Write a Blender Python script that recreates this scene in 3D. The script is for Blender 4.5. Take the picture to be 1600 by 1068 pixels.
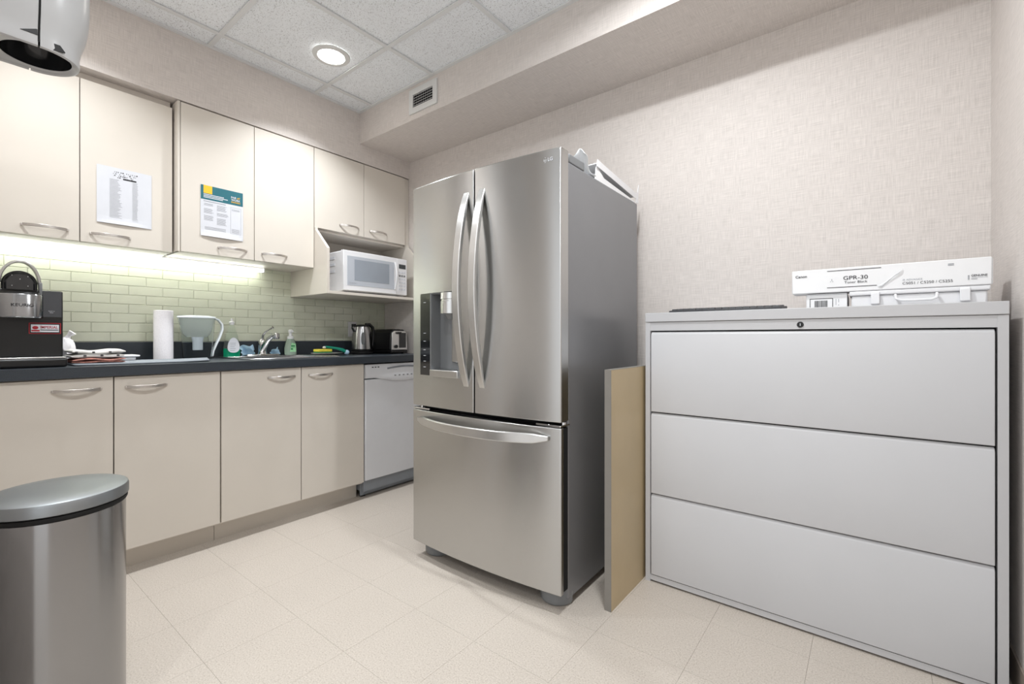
import bpy, bmesh, math, random
from mathutils import Vector, Matrix
random.seed(7)
for o in list(bpy.data.objects): bpy.data.objects.remove(o, do_unlink=True)
scn = bpy.context.scene
col = scn.collection
PI = math.pi
R = math.radians

# ------------------------------------------------------------------ camera
cam_d = bpy.data.cameras.new('camera'); cam = bpy.data.objects.new('camera', cam_d); col.objects.link(cam)
cam.location = (0, 0, 1.04); cam.rotation_euler = (R(90), 0, R(38.0))
cam_d.sensor_width = 36.0; cam_d.lens = 36.0 * 714.5 / 1600.0
cam_d.shift_y = -6.0 / 1600.0; cam_d.clip_start = 0.02
scn.camera = cam
# ------------------------------------------------------------------ world, exposure
wd = bpy.data.worlds.new('world'); scn.world = wd; wd.use_nodes = True
bg = wd.node_tree.nodes['Background']; bg.inputs[0].default_value = (0.95, 0.975, 1.0, 1); bg.inputs[1].default_value = 1.02
scn.view_settings.view_transform = 'Standard'; scn.view_settings.look = 'None'
scn.view_settings.exposure = 0.44; scn.view_settings.gamma = 1.0; scn.view_settings.use_curve_mapping = False
DOWNLIGHT_POWER = 11.0

# ------------------------------------------------------------------ helpers
def lin(h):
    h = h.lstrip('#'); o = []
    for i in (0, 2, 4):
        c = int(h[i:i+2], 16) / 255.0
        o.append(c / 12.92 if c <= 0.04045 else ((c + 0.055) / 1.055) ** 2.4)
    return (*o, 1.0)
def setin(n, k, v):
    if k in n.inputs: n.inputs[k].default_value = v
def pm(name, hexc, rough=0.5, metal=0.0, var=0.03, scale=18.0, bump=0.0, bscale=300.0, spec=0.5, trans=0.0,
       ior=1.45, coat=0.0, aniso=0.0, stretch=(1, 1, 1), emit=None, estr=0.0, arot=0.0, rvar=0.0, alpha=1.0):
    m = bpy.data.materials.new(name); m.use_nodes = True
    nt = m.node_tree; N = nt.nodes; L = nt.links; p = N['Principled BSDF']
    c = lin(hexc)
    tc = N.new('ShaderNodeTexCoord'); mp = N.new('ShaderNodeMapping'); mp.inputs['Scale'].default_value = stretch
    L.new(tc.outputs['Object'], mp.inputs['Vector'])
    nz = N.new('ShaderNodeTexNoise'); nz.inputs['Scale'].default_value = scale; nz.inputs['Detail'].default_value = 3
    L.new(mp.outputs[0], nz.inputs['Vector'])
    rp = N.new('ShaderNodeValToRGB')
    rp.color_ramp.elements[0].position = 0.3; rp.color_ramp.elements[1].position = 0.7
    rp.color_ramp.elements[0].color = tuple(min(1, x * (1 - var)) for x in c[:3]) + (1,)
    rp.color_ramp.elements[1].color = tuple(min(1, x * (1 + var)) for x in c[:3]) + (1,)
    L.new(nz.outputs['Fac'], rp.inputs[0]); L.new(rp.outputs[0], p.inputs['Base Color'])
    setin(p, 'Roughness', rough); setin(p, 'Metallic', metal); setin(p, 'Specular IOR Level', spec)
    setin(p, 'Transmission Weight', trans); setin(p, 'IOR', ior); setin(p, 'Coat Weight', coat); setin(p, 'Coat Roughness', 0.05)
    setin(p, 'Alpha', alpha)
    if rvar:
        mr = N.new('ShaderNodeMapRange'); mr.inputs['To Min'].default_value = max(0.02, rough - rvar); mr.inputs['To Max'].default_value = rough + rvar
        L.new(nz.outputs['Fac'], mr.inputs['Value']); L.new(mr.outputs[0], p.inputs['Roughness'])
    if aniso:
        setin(p, 'Anisotropic', aniso); setin(p, 'Anisotropic Rotation', arot)
        tg = N.new('ShaderNodeTangent'); tg.direction_type = 'RADIAL'; tg.axis = 'Z'; L.new(tg.outputs[0], p.inputs['Tangent'])
    if bump:
        n2 = N.new('ShaderNodeTexNoise'); n2.inputs['Scale'].default_value = bscale; L.new(mp.outputs[0], n2.inputs['Vector'])
        bp = N.new('ShaderNodeBump'); bp.inputs['Strength'].default_value = bump; bp.inputs['Distance'].default_value = 0.002
        L.new(n2.outputs['Fac'], bp.inputs['Height']); L.new(bp.outputs[0], p.inputs['Normal'])
    if emit:
        setin(p, 'Emission Color', lin(emit)); setin(p, 'Emission Strength', estr)
    return m

def wallpaper(name, hexc, flat=False):
    """woven linen wallpaper: fine threads both ways"""
    m = bpy.data.materials.new(name); m.use_nodes = True
    nt = m.node_tree; N = nt.nodes; L = nt.links; p = N['Principled BSDF']
    g = N.new('ShaderNodeNewGeometry'); sp = N.new('ShaderNodeSeparateXYZ'); L.new(g.outputs['Position'], sp.inputs[0])
    ad = N.new('ShaderNodeMath'); ad.operation = 'ADD'
    cb = N.new('ShaderNodeCombineXYZ')
    if flat:
        L.new(sp.outputs['X'], cb.inputs[0]); L.new(sp.outputs['Y'], cb.inputs[1])
    else:
        L.new(sp.outputs['X'], ad.inputs[0]); L.new(sp.outputs['Y'], ad.inputs[1]); L.new(ad.outputs[0], cb.inputs[0]); L.new(sp.outputs['Z'], cb.inputs[1])
    fac = []
    for sc in ((420, 16, 1), (14, 380, 1)):
        mp = N.new('ShaderNodeMapping'); mp.inputs['Scale'].default_value = sc; L.new(cb.outputs[0], mp.inputs[0])
        nz = N.new('ShaderNodeTexNoise'); nz.inputs['Scale'].default_value = 1.0; nz.inputs['Detail'].default_value = 2.5; L.new(mp.outputs[0], nz.inputs[0]); fac.append(nz)
    av = N.new('ShaderNodeMath'); av.operation = 'ADD'; L.new(fac[0].outputs['Fac'], av.inputs[0]); L.new(fac[1].outputs['Fac'], av.inputs[1])
    hv = N.new('ShaderNodeMath'); hv.operation = 'MULTIPLY'; hv.inputs[1].default_value = 0.5; L.new(av.outputs[0], hv.inputs[0])
    rp = N.new('ShaderNodeValToRGB'); c = lin(hexc)
    rp.color_ramp.elements[0].position = 0.36; rp.color_ramp.elements[1].position = 0.64
    rp.color_ramp.elements[0].color = (c[0]*0.85, c[1]*0.845, c[2]*0.84, 1); rp.color_ramp.elements[1].color = (min(1, c[0]*1.09), min(1, c[1]*1.09), min(1, c[2]*1.09), 1)
    L.new(hv.outputs[0], rp.inputs[0]); L.new(rp.outputs[0], p.inputs['Base Color'])
    bp = N.new('ShaderNodeBump'); bp.inputs['Strength'].default_value = 0.25; bp.inputs['Distance'].default_value = 0.001
    L.new(hv.outputs[0], bp.inputs['Height']); L.new(bp.outputs[0], p.inputs['Normal'])
    setin(p, 'Roughness', 0.62); setin(p, 'Specular IOR Level', 0.35)
    return m

def speckle(name, hexc, darkhex, scale, thr, rough, spec=0.5, world=True, soft=0.06, second=None, mottle=0.05):
    m = bpy.data.materials.new(name); m.use_nodes = True
    nt = m.node_tree; N = nt.nodes; L = nt.links; p = N['Principled BSDF']
    g = N.new('ShaderNodeNewGeometry')
    nz = N.new('ShaderNodeTexNoise'); nz.inputs['Scale'].default_value = scale; nz.inputs['Detail'].default_value = 2; L.new(g.outputs['Position'], nz.inputs[0])
    rp = N.new('ShaderNodeValToRGB'); rp.color_ramp.elements[0].position = thr - soft; rp.color_ramp.elements[1].position = thr
    rp.color_ramp.elements[0].color = lin(darkhex); rp.color_ramp.elements[1].color = lin(hexc)
    if second:
        e = rp.color_ramp.elements.new(1 - thr + 0.02); e.color = lin(hexc)
        e = rp.color_ramp.elements.new(1 - thr + 0.06); e.color = lin(second)
    L.new(nz.outputs['Fac'], rp.inputs[0])
    n2 = N.new('ShaderNodeTexNoise'); n2.inputs['Scale'].default_value = 5.0; n2.inputs['Detail'].default_value = 3; L.new(g.outputs['Position'], n2.inputs[0])
    mr = N.new('ShaderNodeMapRange'); mr.inputs['From Min'].default_value = 0.3; mr.inputs['From Max'].default_value = 0.7
    mr.inputs['To Min'].default_value = 1 - mottle; mr.inputs['To Max'].default_value = 1.0; L.new(n2.outputs['Fac'], mr.inputs[0])
    mx = N.new('ShaderNodeMix'); mx.data_type = 'RGBA'; mx.blend_type = 'MULTIPLY'; mx.inputs[0].default_value = 1.0
    L.new(rp.outputs[0], mx.inputs[6]); L.new(mr.outputs[0], mx.inputs[7]); L.new(mx.outputs[2], p.inputs['Base Color'])
    setin(p, 'Roughness', rough); setin(p, 'Specular IOR Level', spec)
    return m

class B:
    def __init__(s): s.v = []; s.f = []
    def add(s, vs, fs):
        n = len(s.v); s.v += [tuple(p) for p in vs]; s.f += [tuple(i + n for i in f) for f in fs]; return s
    def box(s, x0, x1, y0, y1, z0, z1):
        x0, x1 = min(x0, x1), max(x0, x1); y0, y1 = min(y0, y1), max(y0, y1); z0, z1 = min(z0, z1), max(z0, z1)
        return s.add([(x0,y0,z0),(x1,y0,z0),(x1,y1,z0),(x0,y1,z0),(x0,y0,z1),(x1,y0,z1),(x1,y1,z1),(x0,y1,z1)],
                     [(0,3,2,1),(4,5,6,7),(0,1,5,4),(1,2,6,5),(2,3,7,6),(3,0,4,7)])
    def loft(s, rings, cap0=True, cap1=True, closed=True):
        n = len(rings[0]); vs = [p for r in rings for p in r]; fs = []
        for i in range(len(rings) - 1):
            for j in range(n if closed else n - 1):
                k = (j + 1) % n; fs.append((i*n+j, i*n+k, (i+1)*n+k, (i+1)*n+j))
        if cap0: fs.append(tuple(reversed(range(n))))
        if cap1: fs.append(tuple(range((len(rings)-1)*n, len(rings)*n)))
        return s.add(vs, fs)
    def lathe(s, prof, c=(0, 0), n=32, cap0=True, cap1=True):
        return s.loft([[(c[0] + r*math.cos(2*PI*j/n), c[1] + r*math.sin(2*PI*j/n), z) for j in range(n)] for r, z in prof], cap0, cap1)
    def tube(s, path, r, n=10):
        P = [Vector(p) for p in path]; rs = r if isinstance(r, (list, tuple)) else [r]*len(P)
        rings = []; up = None
        for i, p in enumerate(P):
            t = (P[min(i+1, len(P)-1)] - P[max(i-1, 0)]).normalized()
            if up is None: up = Vector((0,0,1)) if abs(t.z) < 0.9 else Vector((1,0,0))
            a = t.cross(up).normalized(); b = a.cross(t).normalized(); up = b
            rings.append([tuple(p + rs[i]*(a*math.cos(2*PI*j/n) + b*math.sin(2*PI*j/n))) for j in range(n)])
        return s.loft(rings)
    def sweep(s, path, secs, right, ):
        """rectangular section sweep; right = fixed width axis; secs = (width, thick) per point"""
        P = [Vector(p) for p in path]; rt = Vector(right).normalized(); rings = []
        for i, p in enumerate(P):
            t = (P[min(i+1, len(P)-1)] - P[max(i-1, 0)]).normalized(); nrm = rt.cross(t).normalized()
            w, h = secs[i]
            rings.append([tuple(p + rt*a*w/2 + nrm*b*h/2) for a, b in ((-1,-1),(1,-1),(1,1),(-1,1))])
        return s.loft(rings)
    def prism(s, poly, axis, t0, t1):
        def P(a, b, t): return {'x': (t, a, b), 'y': (a, t, b), 'z': (a, b, t)}[axis]
        return s.loft([[P(a, b, t0) for a, b in poly], [P(a, b, t1) for a, b in poly]])
    def ball(s, c, rx, ry=None, rz=None, n=16, m=8):
        ry = ry or rx; rz = rz or rx
        return s.loft([[(c[0]+rx*math.sin(PI*(i+.02)/(m+.04))*math.cos(2*PI*j/n), c[1]+ry*math.sin(PI*(i+.02)/(m+.04))*math.sin(2*PI*j/n), c[2]-rz*math.cos(PI*(i+.02)/(m+.04))) for j in range(n)] for i in range(m+1)])
    def quad(s, a, b, c, d): return s.add([a, b, c, d], [(0, 1, 2, 3)])
    def grid(s, fn, nu, nv):
        vs = [fn(i/nu, j/nv) for i in range(nu+1) for j in range(nv+1)]; w = nv+1
        return s.add(vs, [(i*w+j, (i+1)*w+j, (i+1)*w+j+1, i*w+j+1) for i in range(nu) for j in range(nv)])
    def build(s, name, mat, parent=None, bevel=0.0, smooth=True, local=False, solid=0.0, seg=2, subsurf=0, ang=35):
        off = Vector((0, 0, 0))
        if parent is not None and not local:
            q = parent
            while q is not None: off += q.location; q = q.parent
        me = bpy.data.meshes.new(name)
        me.from_pydata([tuple(Vector(p) - off) for p in s.v], [], s.f)
        bm = bmesh.new(); bm.from_mesh(me); bmesh.ops.recalc_face_normals(bm, faces=bm.faces); bm.to_mesh(me); bm.free()
        if smooth:
            for p in me.polygons: p.use_smooth = True
            me.set_sharp_from_angle(angle=R(ang))
        me.materials.append(mat)
        o = bpy.data.objects.new(name, me); col.objects.link(o)
        if parent is not None: o.parent = parent
        if solid:
            md = o.modifiers.new('solid', 'SOLIDIFY'); md.thickness = solid; md.offset = 0
        if bevel:
            md = o.modifiers.new('bevel', 'BEVEL'); md.width = bevel; md.segments = seg; md.limit_method = 'ANGLE'; md.angle_limit = R(40)
            md.harden_normals = False
        if subsurf:
            md = o.modifiers.new('sub', 'SUBSURF'); md.levels = subsurf; md.render_levels = subsurf
        return o

def tag(o, label, cat, group=None):
    o['label'] = label; o['category'] = cat
    if group: o['group'] = group
    return o
def thing(name, label, cat, loc=(0, 0, 0), rotz=0.0, group=None):
    o = bpy.data.objects.new(name, None); col.objects.link(o); o.location = loc; o.rotation_euler = (0, 0, rotz); o.empty_display_size = 0.05
    return tag(o, label, cat, group)
def struct(o): o['kind'] = 'structure'; return o
def share(name, me, parent, loc, mat=None):
    o = bpy.data.objects.new(name, me); col.objects.link(o); o.parent = parent; o.location = loc; return o
def lettering(txt, mat, parent, org, right, up, height, width=None, name='lettering', local=False, extrude=0.0004, bold=0.0, center=False):
    cu = bpy.data.curves.new('tmp', 'FONT'); cu.body = txt; cu.size = 1.0; cu.extrude = 0.0; cu.offset = bold
    ob = bpy.data.objects.new('tmp', cu); col.objects.link(ob)
    dg = bpy.context.evaluated_depsgraph_get(); me0 = bpy.data.meshes.new_from_object(ob.evaluated_get(dg))
    xs = [v.co.x for v in me0.vertices]; ys = [v.co.y for v in me0.vertices]
    x0, x1, yl, yh = min(xs), max(xs), min(ys), max(ys)
    sy = height / (yh - yl); sx = width / (x1 - x0) if width else sy
    rt = Vector(right).normalized(); u = Vector(up).normalized(); nn = rt.cross(u)
    cx = (x1 - x0) * sx / 2 if center else 0
    b = B(); b.add([tuple(Vector(org) + rt*((v.co.x - x0)*sx - cx) + u*(v.co.y - yl)*sy + nn*extrude) for v in me0.vertices], [tuple(p.vertices) for p in me0.polygons])
    bpy.data.objects.remove(ob); bpy.data.curves.remove(cu); bpy.data.meshes.remove(me0)
    return b.build(name, mat, parent, smooth=False, local=local)

# ------------------------------------------------------------------ materials
M = {}
M['paper'] = wallpaper('linen_wallpaper', '#d9d2cd')
M['paper_flat'] = wallpaper('linen_wallpaper_soffit', '#d9d2cd', True)
M['ceil'] = speckle('mineral_fibre_tile', '#f3f6f9', '#a5a5a5', 260.0, 0.385, 0.9, 0.2, soft=0.03)
M['tbar'] = pm('ceiling_grid_paint', '#dedfdf', 0.5, var=0.01)
M['floor'] = speckle('vinyl_floor_tile', '#c1b8ae', '#ada398', 210.0, 0.45, 0.42, 0.4, soft=0.12, second='#cac2b8', mottle=0.03)
M['joint'] = pm('floor_joint', '#b1a79d', 0.8)
M['cab'] = pm('cream_laminate', '#d6cfc5', 0.42, var=0.012, scale=6)
M['cab_in'] = pm('cream_laminate_inside', '#d5cec5', 0.5, var=0.012, scale=6)
M['nickel'] = pm('brushed_nickel', '#c9c4bf', 0.35, 1.0, var=0.05, scale=200)
M['counter'] = pm('charcoal_laminate', '#333940', 0.38, var=0.25, scale=420)
M['gtile'] = pm('green_glass_tile', '#d2d5c2', 0.10, var=0.025, scale=14, coat=0.6, spec=0.6)
M['grout'] = pm('pale_grout', '#ebebdf', 0.8, var=0.03, scale=90)
M['steel'] = pm('brushed_stainless', '#c0c0bf', 0.26, 1.0, var=0.008, scale=3, aniso=0.85, arot=0.25)
M['steel_can'] = pm('can_stainless', '#9c9c9d', 0.22, 1.0, var=0.02, scale=5, aniso=0.8, arot=0.25)
M['steel_lid'] = pm('can_lid_steel', '#94989b', 0.42, 1.0, var=0.06, scale=9, rvar=0.05)
M['chrome'] = pm('chrome', '#d8d8d8', 0.08, 1.0, var=0.01)
M['sinksteel'] = pm('sink_steel', '#c9cacb', 0.22, 1.0, var=0.03)
M['handle_steel'] = pm('satin_handle_steel', '#cfcfce', 0.28, 1.0, var=0.02, scale=30)
M['fr_side'] = pm('fridge_side_grey', '#848588', 0.27, 0.3, var=0.01, scale=8, bump=0.02, bscale=700)
M['fr_grey'] = pm('fridge_trim_grey', '#77797b', 0.4, var=0.02)
M['black'] = pm('black_plastic', '#151516', 0.35, var=0.1)
M['gloss_black'] = pm('gloss_black_panel', '#1b1c1e', 0.08, var=0.1, coat=0.5)
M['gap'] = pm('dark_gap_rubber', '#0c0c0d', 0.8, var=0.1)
M['white'] = pm('white_plastic', '#e4e4e6', 0.35, var=0.01)
M['dw_white'] = pm('dishwasher_white', '#dcdde0', 0.3, var=0.01)
M['dw_grey'] = pm('dishwasher_kick_grey', '#8b9096', 0.5, var=0.04)
M['file'] = pm('filing_cabinet_paint', '#c0c0c2', 0.42, var=0.012, scale=4, bump=0.03, bscale=900)
M['print'] = pm('black_print', '#2b2b2e', 0.7)
M['print_grey'] = pm('grey_print', '#9a9da3', 0.7)
M['paperwhite'] = pm('white_copy_paper', '#d2d4da', 0.75, var=0.01)
M['teal'] = pm('teal_print', '#1f6470', 0.6)
M['yellow'] = pm('yellow_print', '#f0b92e', 0.6)
M['carton'] = pm('white_carton', '#e9e9ea', 0.5, var=0.015, scale=10)
M['dispenser'] = pm('dispenser_plastic', '#bcbdbe', 0.28, var=0.01)
M['tan'] = pm('tan_laminate', '#b9a684', 0.36, var=0.05, scale=5)
M['edge_grey'] = pm('grey_edge_band', '#85817b', 0.5, var=0.03)
M['dishmat'] = pm('grey_drying_mat', '#8d939a', 0.85, var=0.08, scale=300, bump=0.3, bscale=500)
M['towel'] = pm('white_tea_towel', '#e5e2dd', 0.9, var=0.04, scale=80, bump=0.4, bscale=400)
M['towel_red'] = pm('rust_check_towel', '#a8756a', 0.9, var=0.45, scale=70, bump=0.4, bscale=400)
M['towel_spot'] = pm('charcoal_towel_print', '#4a494b', 0.9)
M['tissue'] = pm('paper_towel', '#eeebee', 0.9, var=0.02, scale=120, bump=0.8, bscale=140)
M['clear'] = pm('clear_pitcher_plastic', '#f4f8fa', 0.05, trans=1.0, ior=1.15, var=0.0)
M['frost'] = pm('frosted_reservoir', '#fafdfc', 0.45, trans=0.75, ior=1.06, var=0.0)
M['whiteblue'] = pm('pale_lid_plastic', '#e8eef2', 0.3, var=0.01)
M['soap_clear'] = pm('clear_bottle', '#f3faf5', 0.06, trans=0.95, ior=1.06, var=0.0)
M['soap_green'] = pm('green_soap', '#12a378', 0.12, trans=0.35, ior=1.33, var=0.04)
M['mint'] = pm('mint_label', '#9fd6a6', 0.5, var=0.06, scale=60)
M['sage'] = pm('pale_foam_soap', '#c9dccb', 0.12, trans=0.5, ior=1.33, var=0.02)
M['bluecloth'] = pm('blue_cloth', '#b7d7ee', 0.85, var=0.06, scale=60)
M['sponge'] = pm('yellow_sponge', '#e3d34a', 0.9, var=0.12, scale=120, bump=0.6, bscale=300)
M['scour'] = pm('green_scour_pad', '#2f7d4b', 0.95, var=0.2, scale=200)
M['plate'] = pm('grey_plate', '#b9b8b2', 0.25, var=0.03)
M['brushgreen'] = pm('green_brush_handle', '#128a72', 0.3, var=0.05)
M['red'] = pm('red_print', '#a8232f', 0.6)
M['screen'] = pm('screen_glass', '#3a3d42', 0.08, var=0.05, coat=0.5)
M['mw_glass'] = pm('microwave_window', '#b6bbc3', 0.14, var=0.05, scale=6, coat=0.4)
M['mw_mesh'] = pm('microwave_mesh', '#939aa3', 0.25, var=0.10, scale=3)
M['display'] = pm('dark_display', '#3b3f42', 0.15, var=0.05)
M['base_taupe'] = pm('taupe_vinyl_base', '#8f847b', 0.5, var=0.03)
M['lamp'] = pm('lamp_lens', '#ffffff', 0.5, emit='#fffaf2', estr=14.0, var=0.0)
M['led'] = pm('led_strip_glow', '#ffffff', 0.5, emit='#fbfff4', estr=8.5, var=0.0)
M['ventwhite'] = pm('vent_white', '#d9d9d7', 0.45, var=0.01)
M['plasticbag'] = pm('white_plastic_film', '#eef0f2', 0.4, trans=0.05, ior=1.2, var=0.02)
M['keys'] = pm('keyboard_black', '#3a3b3e', 0.5, var=0.05)

# ------------------------------------------------------------------ room dimensions (metres; camera stands at x=0 y=0)
XW = -3.19     # left wall (tiled)      YB = back wall
YB = 2.354
XR = 0.345
XBH = -2.866   # bulkhead above the wall cabinets
YS = 1.902     # soffit front
ZC = 2.642
ZS = 2.425
ZBH = 2.297
YN = 0.05      # short return wall by the towel dispenser
XN = -1.45
YE = -2.4      # corridor end behind the camera

# floor -----------------------------------------------------------------
b = B(); b.box(XW - .1, XR + .1, YE, YB + .1, -0.06, -0.004)
floor = struct(b.build('floor', M['joint']))
T = 0.305; g = 0.0003
me_cache = {}
def tile_mesh(name, w, d, h, mat, bev=0.0):
    k = (name, round(w, 4), round(d, 4), round(h, 4))
    if k not in me_cache:
        q = B(); q.box(0, w, 0, d, 0, h); o = q.build(name, mat, None, smooth=False); me_cache[k] = o.data; bpy.data.objects.remove(o)
    return me_cache[k]
ix = range(-11, 3); iy = range(-8, 8)
for i in ix:
    for j in iy:
        x0 = max(-0.154 + T*i, XW); x1 = min(-0.154 + T*(i+1), XR); y0 = max(0.547 + T*j, YE); y1 = min(0.547 + T*(j+1), YB)
        if x1 - x0 < 0.01 or y1 - y0 < 0.01 or (y1 < YN - .05 and x1 < XN): continue
        share('floor_tile', tile_mesh('floor_tile', x1-x0-2*g, y1-y0-2*g, 0.0036, M['floor']), floor, (x0+g, y0+g, -0.0036))

# ceiling ---------------------------------------------------------------
b = B(); b.box(XW - .1, XR + .1, YE, YB + .1, ZC + 0.02, ZC + 0.1)
ceiling = struct(b.build('ceiling', M['tbar']))
GX = [-2.702 + 0.6075*k for k in range(-1, 7)]; GY = [1.566 + 0.61*k for k in range(-7, 2)]
ts = 0.012
for a in range(len(GX) - 1):
    for c_ in range(len(GY) - 1):
        x0 = max(GX[a] + ts*.35, XBH); x1 = min(GX[a+1] - ts*.35, XR); y0 = max(GY[c_] + ts*.35, YE); y1 = min(GY[c_+1] - ts*.35, YS)
        if x1 - x0 < .02 or y1 - y0 < .02 or (y1 < YN - .05 and x1 < XN): continue
        share('ceiling_tile', tile_mesh('ceiling_tile', x1-x0, y1-y0, 0.013, M['ceil']), ceiling, (x0, y0, ZC + 0.006))
for x in GX:
    if XBH + .02 < x < XR - .02:
        b = B(); b.box(x - ts, x + ts, YE if x > XN else YN, YS, ZC - 0.002, ZC + 0.004); b.build('grid_bar', M['tbar'], ceiling, smooth=False)
for y in GY:
    if YE < y < YS - .02:
        b = B(); b.box(XBH if y > YN else XN, XR, y - ts, y + ts, ZC - 0.0015, ZC + 0.0035); b.build('grid_bar', M['tbar'], ceiling, smooth=False)
b = B(); b.box(XBH, XBH + .02, YN, YS - .02, ZC - .0032, ZC + .005); b.box(XBH, XR, YS - .02, YS, ZC - .0032, ZC + .005); b.build('wall_angle', M['tbar'], ceiling, smooth=False)

# walls -----------------------------------------------------------------
def wall(name, x0, x1, y0, y1, z0, z1, mat='paper'):
    q = B(); q.box(x0, x1, y0, y1, z0, z1); return struct(q.build(name, M[mat], smooth=False))
wall('wall_back', XW - .1, XR + .1, YB, YB + .1, 0, ZC + .02)
wall('wall_right', XR, XR + .1, -.6, YB, 0, ZC + .02)
wall_left = wall('wall_left', XW - .1, XW, YN - .1, YB, 0, ZC + .02, 'grout')
wall('wall_near', XW, XN, YN - .1, YN, 0, ZC + .02)
wall('wall_bulkhead', XW, XBH, YN, YB, ZBH, ZC + .02)
q = B(); q.box(XBH, XR, YS, YB, ZS, ZC + .02); so = q.build('ceiling_soffit', M['paper'], smooth=False); struct(so)
so.data.materials.append(M['paper_flat'])
for p in so.data.polygons:
    if abs(p.normal.z) > .9: p.material_index = 1
for nm, bx in (('baseboard_right', (XR - .006, XR, -.6, YB, 0, .1)), ('baseboard_back', (-2.5, XR - .006, YB - .006, YB, 0, .1)), ('baseboard_near', (-2.5, XN, YN, YN + .006, 0, .1))):
    q = B(); q.box(*bx); struct(q.build(nm, M['base_taupe'], smooth=False))

q = B(); q.box(-2.19, -2.08, YN, YN + .022, .1, 2.5); struct(q.build('added_reflection_strip', M['white'], bevel=.003))  # unseen white strip, added so the fridge steel has something to reflect
# glass tiles on the left wall ------------------------------------------
TW, TH, TG = 0.1524, 0.0508, 0.0018
def wtile(w, h):
    k = ('wt', round(w, 4), round(h, 4))
    if k not in me_cache:
        e = 0.0016; t = 0.0045
        q = B(); q.loft([[(0, 0, 0), (0, w, 0), (0, w, h), (0, 0, h)], [(t - e, 0, 0), (t - e, w, 0), (t - e, w, h), (t - e, 0, h)],
                         [(t, e, e), (t, w - e, e), (t, w - e, h - e), (t, e, h - e)]], cap0=False)
        o = q.build('tile', M['gtile'], None, smooth=False); me_cache[k] = o.data; bpy.data.objects.remove(o)
    return me_cache[k]
for i in range(10):
    z0 = 1.0215 + TH*i; offy = 0.45 if i % 2 == 0 else 0.45 + TW/2
    z1 = min(z0 + TH, 1.5)
    if z1 - z0 < .012: continue
    for k in range(-4, 14):
        y0 = max(offy + TW*k, YN); y1 = min(offy + TW*(k+1), YB - .001)
        if y1 - y0 < .012: continue
        if z0 > 1.34 and y0 > 1.56: continue
        share('tile', wtile(y1-y0-TG, z1-z0-TG), wall_left, (XW, y0 + TG/2, z0 + TG/2))

# ------------------------------------------------------------------ lights of the room
def downlight(x, y, label, power=DOWNLIGHT_POWER, spread=168):
    t = thing('downlight', label, 'ceiling light', (x, y, ZC - .002), group='recessed ceiling downlights')
    q = B(); q.lathe([(.071, -.002), (.073, -.006), (.098, -.004), (.101, 0.0), (.101, .002), (.071, .002)], n=40, cap0=False, cap1=False); q.build('trim_ring', M['ventwhite'], t, local=True)
    q = B(); q.lathe([(.0705, -.003), (.0705, .0015)], n=40); q.build('lens', M['lamp'], t, local=True)
    ld = bpy.data.lights.new('downlight_lamp', 'AREA'); ld.shape = 'DISK'; ld.size = 0.10; ld.energy = power; ld.color = (0.94, 0.975, 1.0); ld.spread = R(spread)
    lo = bpy.data.objects.new('downlight_lamp', ld); col.objects.link(lo); lo.parent = t; lo.location = (0, 0, -.008)
    return t
downlight(-2.406, 1.414, 'round glowing recessed downlight in the ceiling tile above the sink', 8.5, 118)
downlight(-2.406, 0.36, 'round recessed downlight above the coffee machine end of the counter', 6.2, 118)
downlight(-0.577, 1.32, 'round recessed downlight in front of the filing cabinet', 16.0)
downlight(-0.577, 0.10, 'round recessed downlight above the middle of the floor', 8.0)
downlight(-0.27, -1.12, 'added unseen round downlight in the passage behind')  # unseen lamp, added to light the room from behind the camera

# ------------------------------------------------------------------ kitchen run along the left wall
def bow_handle(parent, xf, yc, z, w=0.145, out=0.028, hang=False):
    """flat bow pull fixed to a door front at x = xf"""
    n = 14; path = []; secs = []
    for i in range(n + 1):
        a = -1 + 2*i/n
        path.append((xf + 0.004 + out*(1 - abs(a)**2.2), yc + a*w/2, z)); secs.append((0.013, 0.004))
    q = B(); q.sweep(path, secs, (0, 0, 1))
    for sgn in (-1, 1): q.box(xf, xf + .007, yc + sgn*w/2 - .004, yc + sgn*w/2 + .004, z - .0055, z + .0055)
    return q.build('handle', M['nickel'], parent, bevel=0.001)
def wall_unit(label, y0, y1, z0, z1, xf, doors, handles, zh, endpanel=False):
    t = thing('wall_cabinet', label, 'cabinet', (xf, (y0 + y1)/2, z0), group='wall cabinets')
    th = .018; xb = xf - .020
    q = B()
    q.box(XW + .008, xb, y0, y0 + th, z0, z1); q.box(XW + .008, xb, y1 - th, y1, z0, z1)
    q.box(XW + .008, xb, y0 + th, y1 - th, z0, z0 + th); q.box(XW + .008, xb, y0 + th, y1 - th, z1 - th, z1); q.box(XW + .001, XW + .008, y0, y1, z0, z1)
    q.build('carcass', M['cab_in'], t, smooth=False)
    for (a, c_), hy in zip(doors, handles):
        q = B(); q.box(xf - .018, xf, a + .0016, c_ - .0016, z0 + .001, z1 - .003)
        d = q.build('door', M['cab'], t, bevel=0.0012)
        bow_handle(d, xf, hy, zh)
    return t
ZU0, ZU1 = 1.499, 2.292
XD12 = XBH - .045
uA = wall_unit('cream wall cabinet with two doors and the white list sheet, behind the towel dispenser', .076, .803, 1.493, 2.262, XD12, ((.076, .441), (.441, .803)), (.327, .551), 1.537)
uB = wall_unit('cream wall cabinet with two doors, one with the teal notice', .812, 1.562, ZU0, ZU1, XBH, ((.825, 1.193), (1.193, 1.562)), (1.076, 1.309), 1.546)
uC = wall_unit('short cream wall cabinet with two doors above the microwave', 1.564, 2.330, 1.767, ZU1, XBH, ((1.564, 1.938), (1.938, 2.308)), (1.819, 2.057), 1.818)
q = B(); q.box(XW + .008, XBH - .001, .8125, .824, ZU0, ZU1); q.build('end_panel', M['cab'], uB, bevel=.001)
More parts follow.
